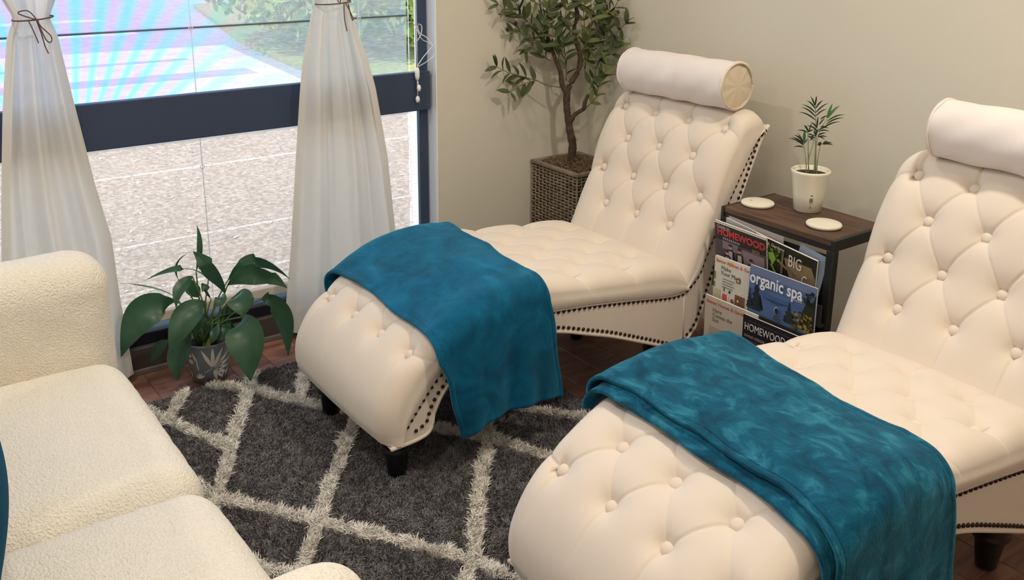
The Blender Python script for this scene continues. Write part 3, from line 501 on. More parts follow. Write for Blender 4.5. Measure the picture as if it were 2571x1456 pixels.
def make_chaise(label):
    root = thing('chaise_lounge', label, 'chaise', (.809, 0, 0), 0)
    cushion(BACK, BLOW, [(-.298, .834), (-.352, .733), (-.388, .618), (-.441, .514)], True, root, 'back_cushion')
    cushion(SEAT, SLOW, [(-.60, .44), (-.705, .46), (-.80, .467), (-.90, .478), (-1.0, .491), (-1.09, .498), (-1.18, .493), (-1.265, .477), (-1.352, .44), (-1.448, .38)], False, root, 'seat_cushion', .0036, .0022)
    up = np.vstack([smoothpath(BLOW, 60)[0][4:], smoothpath(SLOW, 120)[0][2:]]); lo = smoothpath(HEM, 150)[0]
    bm = bmesh.new(); loop = [(y, z + .004) for y, z in up] + [(y, z) for y, z in lo[::-1]]
    hw = HW - .002
    a = [bm.verts.new((hw, y, z)) for y, z in loop]; b = [bm.verts.new((-hw, y, z)) for y, z in loop]
    bm.faces.new(a); bm.faces.new(b[::-1])
    for i in range(len(loop)): j = (i + 1) % len(loop); bm.faces.new((a[j], a[i], b[i], b[j]))
    bmesh.ops.recalc_face_normals(bm, faces=list(bm.faces)); bmesh.ops.triangulate(bm, faces=[f for f in bm.faces if len(f.verts) > 4])
    link('frame', bm_mesh(bm), M['cream'], root)
    # closed cloth-covered back behind the cushion
    for sx in (1, -1):
        tube('hem_welt', [(sx * (hw - .002), y, z) for y, z in lo], .006, M['cream'], root, 8)
        tube('seam_welt', [(sx * (hw + .001), y, z - .004) for y, z in up], .0035, M['cream'], root, 6)
    left = []
    for line in (up[3:-3] - np.array([0, .010]), smoothpath(NLOW, 200)[0]):
        seg = np.linalg.norm(np.diff(line, axis=0), axis=1).sum(); pts, _ = smoothpath(line[::4] if len(line) > 100 else line, int(seg / .0195))
        for y, z in pts:
            o = link('nailhead', NAIL, M['nail'], root); o.location = (hw + .0015, y, z); o.rotation_euler = (0, math.pi / 2, 0)
            left.append((y, z))
    Vn = [v.co.copy() for v in NAIL.vertices]; Fn = [tuple(p.vertices) for p in NAIL.polygons]
    V, F = joined([([(-hw - .0015 - v.z, y + v.y, z + v.x) for v in Vn], Fn) for y, z in left])
    o = link('nailheads_far_side', mesh(V, F), M['nail'], root); o['kind'] = 'stuff'
    for sx in (1, -1): tube('side_seam', [(sx * (hw + .0005), -.486, .336), (sx * (hw + .001), -.482, .25), (sx * (hw + .0005), -.478, .165)], .0028, M['cream'], root, 6)
    for lx in (-.2, .2):
        for ly in (-1.468, -.505):
            o = link('leg', LEG, M['blackleg'], root); o.location = (lx, ly, 0)
    return root
ch1 = make_chaise('cream tufted chaise with the plain single teal throw, nearest the tree')
def dup(root, loc, rz, label):
    r = root.copy(); COL.objects.link(r); r.location = loc; r.rotation_euler = (0, 0, rz); r['label'] = label
    for c in root.children:
        k = c.copy(); COL.objects.link(k); k.parent = r
    return r
C2LOC, C2R = (1.94, -.017, 0), math.radians(-1.2)
ch2 = dup(ch1, C2LOC, C2R, 'cream tufted chaise with the folded teal throw, right of the magazine table')
for c in (ch1, ch2): c['group'] = 'tufted chaises against the wall'

# bolsters
def bolster(label, x0, x1, loc, rz, tilt):
    root = thing('bolster_pillow', label, 'pillow', loc, rz, 'bolster pillows on the chaises'); R = .0755
    root.rotation_euler = (0, tilt, rz)
    prof = []; L = x1 - x0
    n = 64; P = []
    for u in np.linspace(0, 1, 40):
        x = x0 + L * u; row = []
        for q in np.linspace(0, 2 * math.pi, n, endpoint=False):
            rr = R * (1 + .012 * math.sin(3 * q + 9 * u) - .02 * (abs(2 * u - 1) ** 6)) + .0012 * math.sin(23 * u + 5 * q) + (.003 if .45 < u < .55 else 0) * math.sin(q * 2)
            row.append((x, rr * math.cos(q), rr * math.sin(q)))
        P.append(row)
    link('cover', gridmesh(P, True), M['cream2'], root)
    for xe, d in ((x0, -1), (x1, 1)):
        E = []
        for t in np.linspace(1, 0.001, 12):
            E.append([(xe + d * ((.018 if d < 0 else .009) * (1 - t ** 2)) + .0014 * math.sin(9 * q) * t, R * .975 * t * math.cos(q), R * .975 * t * math.sin(q)) for q in np.linspace(0, 2 * math.pi, n, endpoint=False)])
        link('end_cap', gridmesh(E, True), M['sand'], root)
        pts = [(xe + d * .002 + .0015 * math.sin(7 * q), R * .985 * math.cos(q), R * .985 * math.sin(q)) for q in np.linspace(0, 2 * math.pi, 65)]
        tube('piping', pts, .0042, M['cream2'], root, 6)
        pts = [(xe + d * .0065, R * .955 * math.cos(q), R * .955 * math.sin(q)) for q in np.linspace(0, 2 * math.pi, 65)]
        tube('piping', pts, .0030, M['sand'], root, 6)
    return root
bolster('white bolster with a tan end on the chaise nearest the tree', -.232, .232, (.809, -.248, .950), 0, math.radians(-1.0))
bolster('white bolster on the chaise right of the magazine table', -.194, .290, (1.94 - .005, -.263, .947), C2R, 0)

# ---------------------------------------------------------------- teal throws
seatP, _ = smoothpath(SEAT, 400)
def zt(y): 
    o = np.argsort(seatP[60:340, 0]); return np.interp(y, seatP[60:340, 0][o], seatP[60:340, 1][o])
def throw(m, label, loc, rz, yf, yb, hl, hrF, hrB, hang_f, hang_b, lift, amp, seed, under=None):
    root = thing('throw_blanket', label, 'blanket', loc, rz, 'teal throws over the chaises')
    def sheet(name, yf, yb, lift, amp, seed, thick, wsc=1.0):
        nu, nv = 190, 110; P = np.zeros((nv, nu, 3)); r = .055; xw = .306 + lift * .8
        for j, v in enumerate(np.linspace(0, 1, nv)):
            hR = hrF + (hrB - hrF) * v
            Ls = [hl, r * math.pi / 2, 2 * (xw - r), r * math.pi / 2, hR]; tot = np.concatenate([[0], np.cumsum(Ls)])
            a = np.linspace(0, tot[-1], nu)
            x = np.zeros(nu); dz = np.zeros(nu); ex = np.zeros(nu)
            for i, ai in enumerate(a):
                if ai < tot[1]: x[i] = -xw; dz[i] = -r - (tot[1] - ai); ex[i] = -(tot[1] - ai) / max(hl, .01)
                elif ai < tot[2]: q = (ai - tot[1]) / r; x[i] = -xw + r - r * math.cos(q); dz[i] = -r + r * math.sin(q)
                elif ai < tot[3]: x[i] = -xw + r + (ai - tot[2]); dz[i] = 0
                elif ai < tot[4]: q = (ai - tot[3]) / r; x[i] = xw - r + r * math.sin(q); dz[i] = -r + r * math.cos(q)
                else: x[i] = xw; dz[i] = -r - (ai - tot[4]); ex[i] = (ai - tot[4]) / hR
            f = np.interp(x, yf[0], yf[1]) + np.where(ex > 0, hang_f * np.abs(ex) ** .8, 0) + np.where(ex < 0, .03 * -ex, 0)
            b = np.interp(x, yb[0], yb[1]) + np.where(ex > 0, hang_b * np.abs(ex), 0)
            y = f + (b - f) * v
            w = fbm(x * 13 + a * 4, y * 13, seed, 4) * amp * wsc + .35 * amp * wsc * np.abs(fbm(x * 40 + a * 9, y * 22, seed + 7, 3))
            side = np.abs(ex)
            fold = side * (.007 * np.sin(y * 38 + seed + 2 * a) + .005 * np.sin(y * 71 + 1.7 * seed))
            nx = np.where(dz <= -r, np.sign(x), np.clip((np.abs(x) - (xw - r)) / r, 0, 1) * np.sign(x)); nz = np.sqrt(np.clip(1 - nx ** 2, 0, 1)); nz = np.where(dz <= -r, 0, nz)
            lip = .0022 * ((v < .03) | (v > .97) | (a > tot[-1] - .018))
            off = w * (1 - .3 * side) + fold + lip + .004 * np.sin(np.clip(ex, 0, 1) * 3)
            P[j, :, 0] = x + nx * (off + .004); P[j, :, 1] = y + .003 * np.sin(a * 30 + seed); P[j, :, 2] = zt(y) + lift + dz + nz * np.maximum(off, -.006)
        o = link(name, gridmesh(P[:, ::-1]), m, root)
        md = o.modifiers.new('s', 'SOLIDIFY'); md.thickness = thick; md.offset = 1.0
        return o
    sheet('cloth', yf, yb, lift, amp, seed, .009)
    if under: sheet('folded_layer', (yf[0], [y - under for y in yf[1]]), yb, lift - .013, amp * .5, seed + 3, .009)
    return root
throw(M['teal1'], 'single teal throw with a low hanging corner, on the chaise nearest the tree', (.809, 0, 0), 0,
      ([-.31, -.27, -.13, 0, .14, .31], [-1.41, -1.405, -1.390, -1.398, -1.405, -1.408]), ([-.31, -.15, 0, .12, .2, .31], [-.995, -1.02, -1.028, -1.055, -1.06, -1.055]),
      .22, .275, .30, .070, .060, .012, .0028, 4)
throw(M['teal'], 'folded double teal throw, on the chaise right of the magazine table', C2LOC, C2R,
      ([-.31, -.2, -.1, 0, .1, .2, .31], [-1.285, -1.278, -1.282, -1.285, -1.287, -1.290, -1.31]), ([-.31, -.26, -.15, -.04, .08, .18, .31], [-.895, -.902, -.925, -.955, -.972, -.968, -.98]),
      .02, .36, .38, -.01, .075, .026, .0040, 9, .022)

# ---------------------------------------------------------------- boucle sofa
sofa = thing('boucle_sofa', 'cream boucle two-seat sofa facing the chaises', 'sofa', (0, 0, 0))
def puff(name, x0, x1, y0, y1, z0, z1, r, crown, parent, seed, nx=120, ny=120, amp=.0016, crown_y=0, lean=0):
    """soft rounded block: superellipsoid shell with crowned top"""
    cx, cy, cz = (x0 + x1) / 2, (y0 + y1) / 2, (z0 + z1) / 2; hx, hy, hz = (x1 - x0) / 2, (y1 - y0) / 2, (z1 - z0) / 2
    bm = bmesh.new(); bmesh.ops.create_cube(bm, size=2)
    bmesh.ops.subdivide_edges(bm, edges=list(bm.edges), cuts=46, use_grid_fill=True)
    co = np.array([v.co[:] for v in bm.verts])
    # redistribute so that rounding gets vertices
    co = np.sign(co) * (1 - (1 - abs(co)) ** 1.25)
    h = np.array([hx, hy, hz]); p = co * h; q = np.clip(p, -(h - r), h - r); dv = p - q; L = np.linalg.norm(dv, axis=1)
    mx = np.max(abs(dv), axis=1); sc = np.where(L > 1e-9, mx / np.maximum(L, 1e-9), 1); p = q + dv * sc[:, None]
    nrm = np.where(L[:, None] > 1e-9, dv / np.maximum(L, 1e-9)[:, None], np.sign(co) * (abs(co) > .999))
    bulge = crown * (1 - (p[:, 0] / hx) ** 2) * (1 - np.clip(p[:, 1] / hy, -1, 1) ** 2 * .8) * (p[:, 2] > 0)
    p[:, 2] += bulge
    nz = fbm(p[:, 0] * 60 + p[:, 2] * 43, p[:, 1] * 60 + p[:, 2] * 31, seed, 3) * amp
    p += nrm * nz[:, None]
    p[:, 1] += lean * (p[:, 2] + hz)
    p += np.array([cx, cy, cz])
    for v, c in zip(bm.verts, p): v.co = Vector(c)
    bmesh.ops.recalc_face_normals(bm, faces=list(bm.faces))
    return link(name, bm_mesh(bm, True), M['boucle'], parent)
puff('arm', .50, .690, -2.86, -2.055, .12, .655, .085, .0, sofa, 1)
puff('arm', 1.965, 2.105, -2.86, -2.075, .12, .655, .068, .0, sofa, 2)
puff('seat_cushion', .686, 1.352, -2.62, -2.062, .22, .412, .075, .022, sofa, 3)
puff('seat_cushion', 1.346, 1.962, -2.62, -2.062, .22, .412, .075, .022, sofa, 4)
puff('base', .60, 2.06, -2.84, -2.085, .10, .27, .03, 0, sofa, 5)
puff('backrest', .55, 2.10, -2.98, -2.60, .12, .78, .08, 0, sofa, 6)
for x, y in ((.62, -2.14), (2.05, -2.14), (.62, -2.88), (2.05, -2.88)):
    o = link('leg', lathem([(.014, 0), (.02, .06), (.024, .12)], 14), M['blackleg'], sofa); o.location = (x, y, .03)
def scatter_pillow(label, loc, rot, w, h, t, rz=0):
    nu = 40; P = []; Q = []
    for i in np.linspace(-1, 1, nu):
        a = []; b = []
        for j in np.linspace(-1, 1, nu):
            k = (1 - abs(i) ** 2.4) * (1 - abs(j) ** 2.4); px = i * w / 2 * (1 - .05 * (1 - abs(j)) ** 1); pz = j * h / 2 * (1 - .05 * (1 - abs(i)))
            th = t / 2 * max(k, 0) ** .5
            a.append((px, th, pz)); b.append((px, -th, pz))
        P.append(a); Q.append(b[::-1])
    bm = bmesh.new()
    for G in (P, Q):
        vs = [[bm.verts.new(p) for p in row] for row in G]
        for i in range(nu - 1):
            for j in range(nu - 1): bm.faces.new((vs[i][j], vs[i + 1][j], vs[i + 1][j + 1], vs[i][j + 1]))
    bmesh.ops.remove_doubles(bm, verts=list(bm.verts), dist=1e-5); bmesh.ops.recalc_face_normals(bm, faces=list(bm.faces))
    o = link('scatter_cushion', bm_mesh(bm, True), M['tealpillow']); o.location = loc; o.rotation_euler = rot
    return tag(o, label, 'pillow')
scatter_pillow('teal scatter cushion leaning on the far seat of the boucle sofa', (1.16, -2.50, .63), (math.radians(-14), 0, math.radians(2)), .43, .40, .13)
scatter_pillow('teal scatter cushion on the near seat of the boucle sofa', (1.60, -2.50, .62), (math.radians(-14), 0, math.radians(-2)), .42, .38, .12)

# ---------------------------------------------------------------- shag rug
rug = thing('shag_rug', 'charcoal shag rug with a cream diamond trellis under the chaises', 'rug', (0, 0, 0))
RX0, RX1, RY0, RY1 = .235, 2.15, -2.5, -.80
link('backing', boxm(RX0, RX1, RY0, RY1, .0005, .006), mat('rug_back', srgb(52, 50, 52), .95), rug)
LINES = [[(.15, -1.765), (.252, -1.70), (.35, -1.61), (.501, -1.526), (.63, -1.428), (1.028, -1.165), (1.179, -1.092), (1.55, -.86)],
 [(.2, -1.965), (.378, -1.890), (.63, -1.795)], [(.60, -2.02), (.737, -1.938), (.846, -1.905), (1.089, -1.733), (1.431, -1.503), (1.552, -1.455), (2.1, -1.08)],
 [(.2, -1.55), (.30, -1.60), (.64, -1.795), (.80, -1.875), (.93, -1.955)], [(.25, -1.38), (.352, -1.439), (.501, -1.526)],
 [(.58, -1.345), (.735, -1.461), (.93, -1.62), (1.089, -1.733), (1.264, -1.867), (1.4, -1.97)], [(.85, -1.06), (1.029, -1.185), (1.24, -1.36), (1.431, -1.503), (1.52, -1.60)],
 [(.15, -1.72), (.256, -1.808), (.378, -1.89)], [(1.0, -2.0), (1.22, -1.888), (1.264, -1.867), (1.75, -1.6), (2.1, -1.42)], [(1.2, -.9), (1.55, -1.2), (1.9, -1.42)], [(.4, -1.1), (.63, -1.43)], [(.55, -1.0), (.85, -1.06), (1.1, -.85)]]
def dist_lines(P):
    d = np.full(len(P), 9.)
    for Ln in LINES:
        for a, b in zip(Ln[:-1], Ln[1:]):
            a = np.array(a); b = np.array(b); e = b - a; t = np.clip(((P - a) @ e) / (e @ e), 0, 1); d = np.minimum(d, np.linalg.norm(P - a - t[:, None] * e, axis=1))
    return d
def pile(n, sel, hmin, hmax, w, name, m, seed):
    r = np.random.default_rng(seed); P = np.stack([r.uniform(RX0, RX1, n), r.uniform(RY0, RY1, n)], 1)
    P = P[~((P[:, 1] < -2.15))]
    dd = dist_lines(P) + .006 * fbm(P[:, 0] * 60, P[:, 1] * 60, 3, 2); k = sel(dd); P = P[k]; n = len(P)
    ang = fbm(P[:, 0] * 70, P[:, 1] * 70, seed, 3) * 2.6 + r.normal(0, 1.0, n); lean = .5 + .22 * fbm(P[:, 0] * 34 + 9, P[:, 1] * 34, seed + 1, 2) + r.normal(0, .2, n)
    h = r.uniform(hmin, hmax, n) * (1 + .20 * fbm(P[:, 0] * 110, P[:, 1] * 110, seed + 2, 2))
    dx = np.cos(ang) * np.clip(lean, .05, 1.3); dy = np.sin(ang) * np.clip(lean, .05, 1.3)
    wa = r.uniform(0, math.pi * 2, n); wx, wy = np.cos(wa) * w / 2, np.sin(wa) * w / 2
    b0 = np.stack([P[:, 0] - wx, P[:, 1] - wy, np.full(n, .004)], 1); b1 = np.stack([P[:, 0] + wx, P[:, 1] + wy, np.full(n, .004)], 1)
    mx_, my_ = P[:, 0] + dx * h * .35, P[:, 1] + dy * h * .35
    m0 = np.stack([mx_ - wx, my_ - wy, .004 + h * .65], 1); m1 = np.stack([mx_ + wx, my_ + wy, .004 + h * .65], 1)
    tp = np.stack([P[:, 0] + dx * h * .95, P[:, 1] + dy * h * .95, .004 + h * (1.0 - .25 * np.clip(lean, 0, 1))], 1)
    V = np.stack([b0, b1, m1, m0, tp], 1).reshape(-1, 3); i = np.arange(n)[:, None] * 5
    F = np.concatenate([np.hstack([i, i + 1, i + 2]), np.hstack([i, i + 2, i + 3]), np.hstack([i + 3, i + 2, i + 4])])
    o = link(name, fast(V, F, False), m, rug); o['kind'] = 'stuff'
pile(470000, lambda d: d > .019, .011, .019, .0026, 'grey_pile', mat('grey_yarn', srgb(118, 115, 117), .95, var=srgb(142, 138, 138), scale=90), 21)
pile(620000, lambda d: d < .0165, .022, .031, .0030, 'cream_pile', mat('cream_yarn', srgb(236, 231, 221), .95, var=srgb(248, 244, 236), scale=60), 22)

# ---------------------------------------------------------------- peace lily
lily = thing('peace_lily', 'broad-leaved green plant in a grey patterned pot under the window', 'potted plant', (.153, -1.682, 0))
def rel(p, o): return (p[0] - o[0], p[1] - o[1], p[2] - o[2])
PL0 = (.153, -1.682, 0)
pot = link('pot', lathem([(.050, 0), (.056, .003), (.064, .05), (.073, .10), (.079, .138), (.081, .142), (.078, .145), (.073, .140), (.068, .118), (.001, .117)], 48), M['greypot'], lily)
link('soil', lathem([(.068, .119), (.05, .122), (.001, .124)], 24, False), M['soil'], lily)
def onpot(a, h): 
    r = np.interp(h, [0, .003, .05, .10, .138], [.050, .056, .064, .073, .079]) + .0006
    return (r * math.cos(a), r * math.sin(a), h)
A0 = math.atan2(-.86, 2.83)
def pot_shape(poly):   # poly in (metres across, height), facing the room
    c = np.mean(poly, axis=0); V = [onpot(A0 + c[0] / .068, c[1])] + [onpot(A0 + p[0] / .068, p[1]) for p in poly]; n = len(poly)
    link('printed_motif', mesh(V, [(0, 1 + i, 1 + (i + 1) % n) for i in range(n)]), M['potprint'], pot)
def petal(x, y, ang, L, w):
    out = []; 
    for t in np.linspace(0, 1, 7): out.append((x + math.cos(ang) * L * t - math.sin(ang) * w / 2 * math.sin(math.pi * t ** .8), y + math.sin(ang) * L * t + math.cos(ang) * w / 2 * math.sin(math.pi * t ** .8)))
    for t in np.linspace(1, 0, 7)[1:-1]: out.append((x + math.cos(ang) * L * t + math.sin(ang) * w / 2 * math.sin(math.pi * t ** .8), y + math.sin(ang) * L * t - math.cos(ang) * w / 2 * math.sin(math.pi * t ** .8)))
    return np.array(out)
for i, a in enumerate(np.linspace(112, -72, 9)): pot_shape(petal(.010 + .006 * math.cos(math.radians(a)), .058 + .006 * math.sin(math.radians(a)), math.radians(a), (.074, .072, .074, .076, .070, .064, .056, .050, .046)[i], .0115))
pot_shape(petal(-.02, .045, math.radians(28), .040, .0022))
for y in (.108, .084): pot_shape(np.array([(-.060 + .0095 * math.cos(q), y + .009 * math.sin(q)) for q in np.linspace(0, 2 * math.pi, 14, endpoint=False)]))
for x, y, a, L in ((-.044, .088, 95, .04), (-.036, .078, 100, .036), (-.036, .052, 96, .034)): pot_shape(petal(x, y, math.radians(a), L, .0045))
for a in (40, 75, 105, 140, 170): pot_shape(petal(-.034, .024, math.radians(a), .022, .006))
for x, a in ((.045, 80), (.06, 60), (-.075, 85)): pot_shape(petal(x, .02, math.radians(a), .028, .007))
hv = np.array([-.806, .592, 0])
for k, (rt, b, m_, t_, w, tw) in enumerate(D['LILY']):
    b, m_, t_, rt = (np.array(rel(p, PL0)) for p in (b, m_, t_, rt)); ctl = 2 * m_ - .5 * (b + t_); rows = []
    nL = 22
    for t in np.linspace(0, 1, nL):
        p = (1 - t) ** 2 * b + 2 * t * (1 - t) * ctl + t * t * t_; d = 2 * (1 - t) * (ctl - b) + 2 * t * (t_ - ctl); d /= np.linalg.norm(d)
        sd = np.cross(d, hv); sd /= max(np.linalg.norm(sd), 1e-6); nn = np.cross(sd, d)
        if nn[2] < 0 and tw > .1: nn = -nn
        q = tw * math.pi / 2; s2 = sd * math.cos(q) + nn * math.sin(q); n2 = np.cross(s2, d)
        ww = w * .5 * (math.sin(math.pi * min(1, t ** .92)) ** 1.05 * 1.06 + .03)
        row = []
        for u in np.linspace(-1, 1, 9):
            lift = (abs(u) ** 1.5) * .22 * ww + .035 * w * math.sin(9 * t + 2.5 * u + k) * abs(u)
            row.append(p + s2 * ww * u - n2 * lift * (1 if n2 @ hv > 0 else -1))
        rows.append(row)
    lf = link('leaf', gridmesh(rows), M['lilyyellow'] if k == 18 else M['lily'], lily)
    mid = (rt + b) / 2 + np.array([0, 0, .03]); tube('petiole', [tuple(p) for p in smoothpath([rt, mid, b], 8)[0]], [.0032] * 4 + [.0024] * 4, M['stem'], lf, 6)
    if False: tube('midrib', [tuple((1 - t) ** 2 * b + 2 * t * (1 - t) * ctl + t * t * t_ + np.array([.0008, -.0005, .0008])) for t in np.linspace(0, .93, 12)], [.0016] * 6 + [.0008] * 6, M['stem'], lf, 5)
for i in range(12):
    a = i * 2.4; tube('stalk', [(.03 * math.cos(a), .03 * math.sin(a), .118), (.045 * math.cos(a), .045 * math.sin(a), .17), (.07 * math.cos(a), .07 * math.sin(a), .22 + .01 * (i % 4))], [.0035, .003, .002], M['stem'], lily, 6)

# ---------------------------------------------------------------- olive tree in wicker planter
OT0 = (.155, -.135, 0)
ot = thing('olive_tree', 'faux olive tree in a square grey wicker planter in the corner', 'potted tree', OT0)
hwid = .142; ph = .5
pl = link('planter', boxm(-hwid + .006, hwid - .006, -.12 + .006, .12 - .006, 0, ph - .01, .01, 2), M['wickerdark'], ot)
strands = []; nrow = 40; hy = .120
for i in range(nrow):
    z = .008 + i * (ph - .016) / (nrow - 1)
    for side in range(4):
        L = hwid if side in (0, 2) else hy; pts = []
        ns = 26
        for k in range(ns + 1):
            t = -1 + 2 * k / ns; o = .0035 * math.sin(k * math.pi / 2 + i * math.pi) ; a = t * L
            if side == 0: p = (a, -hy - o, z)
            elif side == 1: p = (hwid + o, a, z)
            elif side == 2: p = (a, hy + o, z)
            else: p = (-hwid - o, a, z)
            pts.append(p)
        V, F = tubem(pts, .0046, 4, False); strands.append((V, F))
V, F = joined(strands); o = link('wicker_weave', mesh(V, F), M['wicker'], pl); o['kind'] = 'stuff'
ribs = []
for k in range(13):
    a = -1 + 2 * k / 12
    for p in ((a * hwid, -hy - .001), (a * hwid, hy + .001), (hwid + .001, a * hy), (-hwid - .001, a * hy)): ribs.append(tubem([(p[0], p[1], .004), (p[0], p[1], ph - .006)], .0034, 4))
V, F = joined(ribs); o = link('wicker_ribs', mesh(V, F), M['wicker'], pl); o['kind'] = 'stuff'
for y0, y1, x0, x1 in ((-hy - .008, -hy + .014, -hwid - .008, hwid + .008), (hy - .014, hy + .008, -hwid - .008, hwid + .008), (-hy + .014, hy - .014, -hwid - .008, -hwid + .014), (-hy + .014, hy - .014, hwid - .014, hwid + .008)):
    link('rim', boxm(x0, x1, y0, y1, ph - .012, ph + .004, .004, 2, True), M['wicker'], pl)
link('liner', boxm(-hwid + .02, hwid - .02, -hy + .02, hy - .02, ph - .012, ph - .006), M['black_metal'], pl)
fib = []
r = random.Random(5)
for i in range(900):
    x, y = r.uniform(-hwid + .028, hwid - .028), r.uniform(-hy + .028, hy - .028); a = r.uniform(0, 6.3); L = r.uniform(.012, .03); h = ph - .008 + .024 * math.exp(-(x * x + y * y) / .004) * r.random() + r.uniform(0, .012)
    fib.append(tubem([(x, y, h - .006), (x + L / 2 * math.cos(a), y + L / 2 * math.sin(a), h + r.uniform(.0, .012)), (x + L * math.cos(a + .5), y + L * math.sin(a + .5), h + r.uniform(-.004, .006))], .0013, 3, False))
V, F = joined(fib); o = link('moss', mesh(V, F), M['moss'], pl); o['kind'] = 'stuff'
for pts, rad in D['TRUNK']:
    P, _ = smoothpath([rel(p, OT0) for p in pts], 40); R = np.interp(np.linspace(0, 1, 40), np.linspace(0, 1, len(rad)), rad)
    R = R * (1 + .05 * np.sin(np.arange(40) * 1.1) + .05 * np.sin(np.arange(40) * 2.7 + 1))
    V, F = tubem(P, list(R), 10); link('trunk' if pts is D['TRUNK'][0][0] else 'branch', mesh(V, F), M['bark'], ot)
def leaf_mesh(L, w, bend):
    rows = []
    for t in np.linspace(0, 1, 7):
        ww = w / 2 * (math.sin(math.pi * t ** .85) ** .8 + .02); row = []
        for u in (-1, 0, 1): row.append((ww * u, L * t, -bend * L * t * t + abs(u) * ww * .35))
        rows.append(row)
    return gridmesh(rows)
LM = [leaf_mesh(1, .33, .18), leaf_mesh(1, .28, .38), leaf_mesh(1, .38, .05), leaf_mesh(1, .30, -.15)]
for m_ in LM: m_.materials.append(M['oliveleaf'])
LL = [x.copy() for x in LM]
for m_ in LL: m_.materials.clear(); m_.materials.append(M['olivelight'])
nleaf = 0; r = random.Random(8); 
for ti, tw in enumerate(D['TWIGS']):
    pts = [rel(p, OT0) for p in tw]; n = max(6, int(sum((Vector(a) - Vector(b)).length for a, b in zip(pts[:-1], pts[1:])) / .011)); P, u = smoothpath(pts, n)
    wig = np.random.default_rng(ti).normal(0, .0012, P.shape); P = P + wig; tube('twig', [tuple(p) for p in P], [.0026 * (1 - .55 * i / n) for i in range(n)], M['twig'], ot, 5)
    step = 2.9; i = 2.0 if ti not in (0,) else n * .38
    while i < n and nleaf < 296:
        k = int(min(i, n - 1)); d = Vector(P[min(k + 1, n - 1)] - P[max(k - 1, 0)]).normalized()
        for sgn in ((1, -1) if k < n - 2 else (1, -1, 0)):
            if r.random() < .08: continue
            ref = Vector((r.uniform(-.3, .3) + .6, r.uniform(-.3, .3) - .55, r.uniform(-.3, .5))); side = d.cross(ref).normalized() * (sgn if sgn else 0)
            dirv = (d * r.uniform(.5, .95) + side * r.uniform(.5, .95) + Vector((r.uniform(-.3, .3), r.uniform(-.3, .3), r.uniform(-.2, .35)))).normalized()
            L = r.uniform(.050, .076) * (1 if k < n - 3 else .85)
            pos = Vector(P[k])
            tipw = pos + dirv * L + Vector(OT0)
            if tipw.x < .012: dirv.x = abs(dirv.x)
            if tipw.y > -.012: dirv.y = -abs(dirv.y)
            upv = Vector((.5 + r.uniform(-.7, .7), -.45 + r.uniform(-.7, .7), .75 + r.uniform(-.4, .4))); zax = (upv - dirv * upv.dot(dirv)).normalized(); xax = dirv.cross(zax)
            mtx = Matrix(((xax.x, dirv.x, zax.x, pos.x), (xax.y, dirv.y, zax.y, pos.y), (xax.z, dirv.z, zax.z, pos.z), (0, 0, 0, 1))) @ Matrix.Scale(L, 4)
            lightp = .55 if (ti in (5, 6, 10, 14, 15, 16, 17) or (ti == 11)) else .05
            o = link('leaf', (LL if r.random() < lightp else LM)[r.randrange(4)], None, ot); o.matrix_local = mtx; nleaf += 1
        i += step + r.uniform(-.5, .7)
for p in D['OLIVES']:
    o = link('olive', lathem([(0, -.0115), (.005, -.009), (.0075, 0), (.005, .009), (0, .0115)], 12, False), M['olive'], ot); o.location = rel(p, OT0); o.rotation_euler = (.6, .8, 0)

# ---------------------------------------------------------------- magazine table
tb = thing('magazine_table', 'narrow black side table with a walnut top and magazine rack between the chaises', 'table', (0, 0, 0))
TX0, TX1, TY0, TY1, TZ = 1.158, 1.562, -.412, -.165, .62
link('table_top', boxm(TX0 + .012, TX1 - .012, TY0 + .002, TY1 - .002, TZ - .018, TZ, .0015, 1), M['walnut'], tb)
fb = []
for x0, x1, y0, y1, z0, z1 in ((TX0, TX0 + .012, TY0, TY1, TZ - .032, TZ - .0005), (TX1 - .012, TX1, TY0, TY1, TZ - .032, TZ - .0005)):
    link('top_rail', boxm(x0, x1, y0, y1, z0, z1, .0012, 1), M['black_metal'], tb)
link('top_rail', boxm(TX0 + .012, TX1 - .012, TY0 + .004, TY0 + .012, TZ - .034, TZ - .0185, .001, 1), M['black_metal'], tb)
link('top_rail', boxm(TX0 + .012, TX1 - .012, TY1 - .022, TY1 - .004, TZ - .034, TZ - .0185, .001, 1), M['black_metal'], tb)
for x in (TX0, TX1 - .024):
    for y in (TY0, TY1 - .024): link('leg', boxm(x, x + .024, y, y + .024, 0, TZ - .032, .0012, 1), M['black_metal'], tb)
    link('side_rail', boxm(x + .003, x + .021, TY0 + .024, TY1 - .024, .07, .09, .001, 1), M['black_metal'], tb)
M['rackcloth'] = mat('black_cloth', srgb(30, 30, 31), .85)
link('rack_back', boxm(TX0 + .024, TX1 - .024, -.390, -.385, .09, .565), M['rackcloth'], tb)
for z0, z1, yy in ((.10, .234, -.4675), (.245, .362, -.4462), (.37, .455, -.4298)):
    link('rack_pocket', boxm(TX0 + .004, TX1 - .004, yy - .004, yy, z0, z1 - .02, .001, 1), M['rackcloth'], tb)
    link('pocket_floor', boxm(TX0 + .004, TX1 - .004, yy - .001, -.386, z0, z0 + .004), M['rackcloth'], tb)
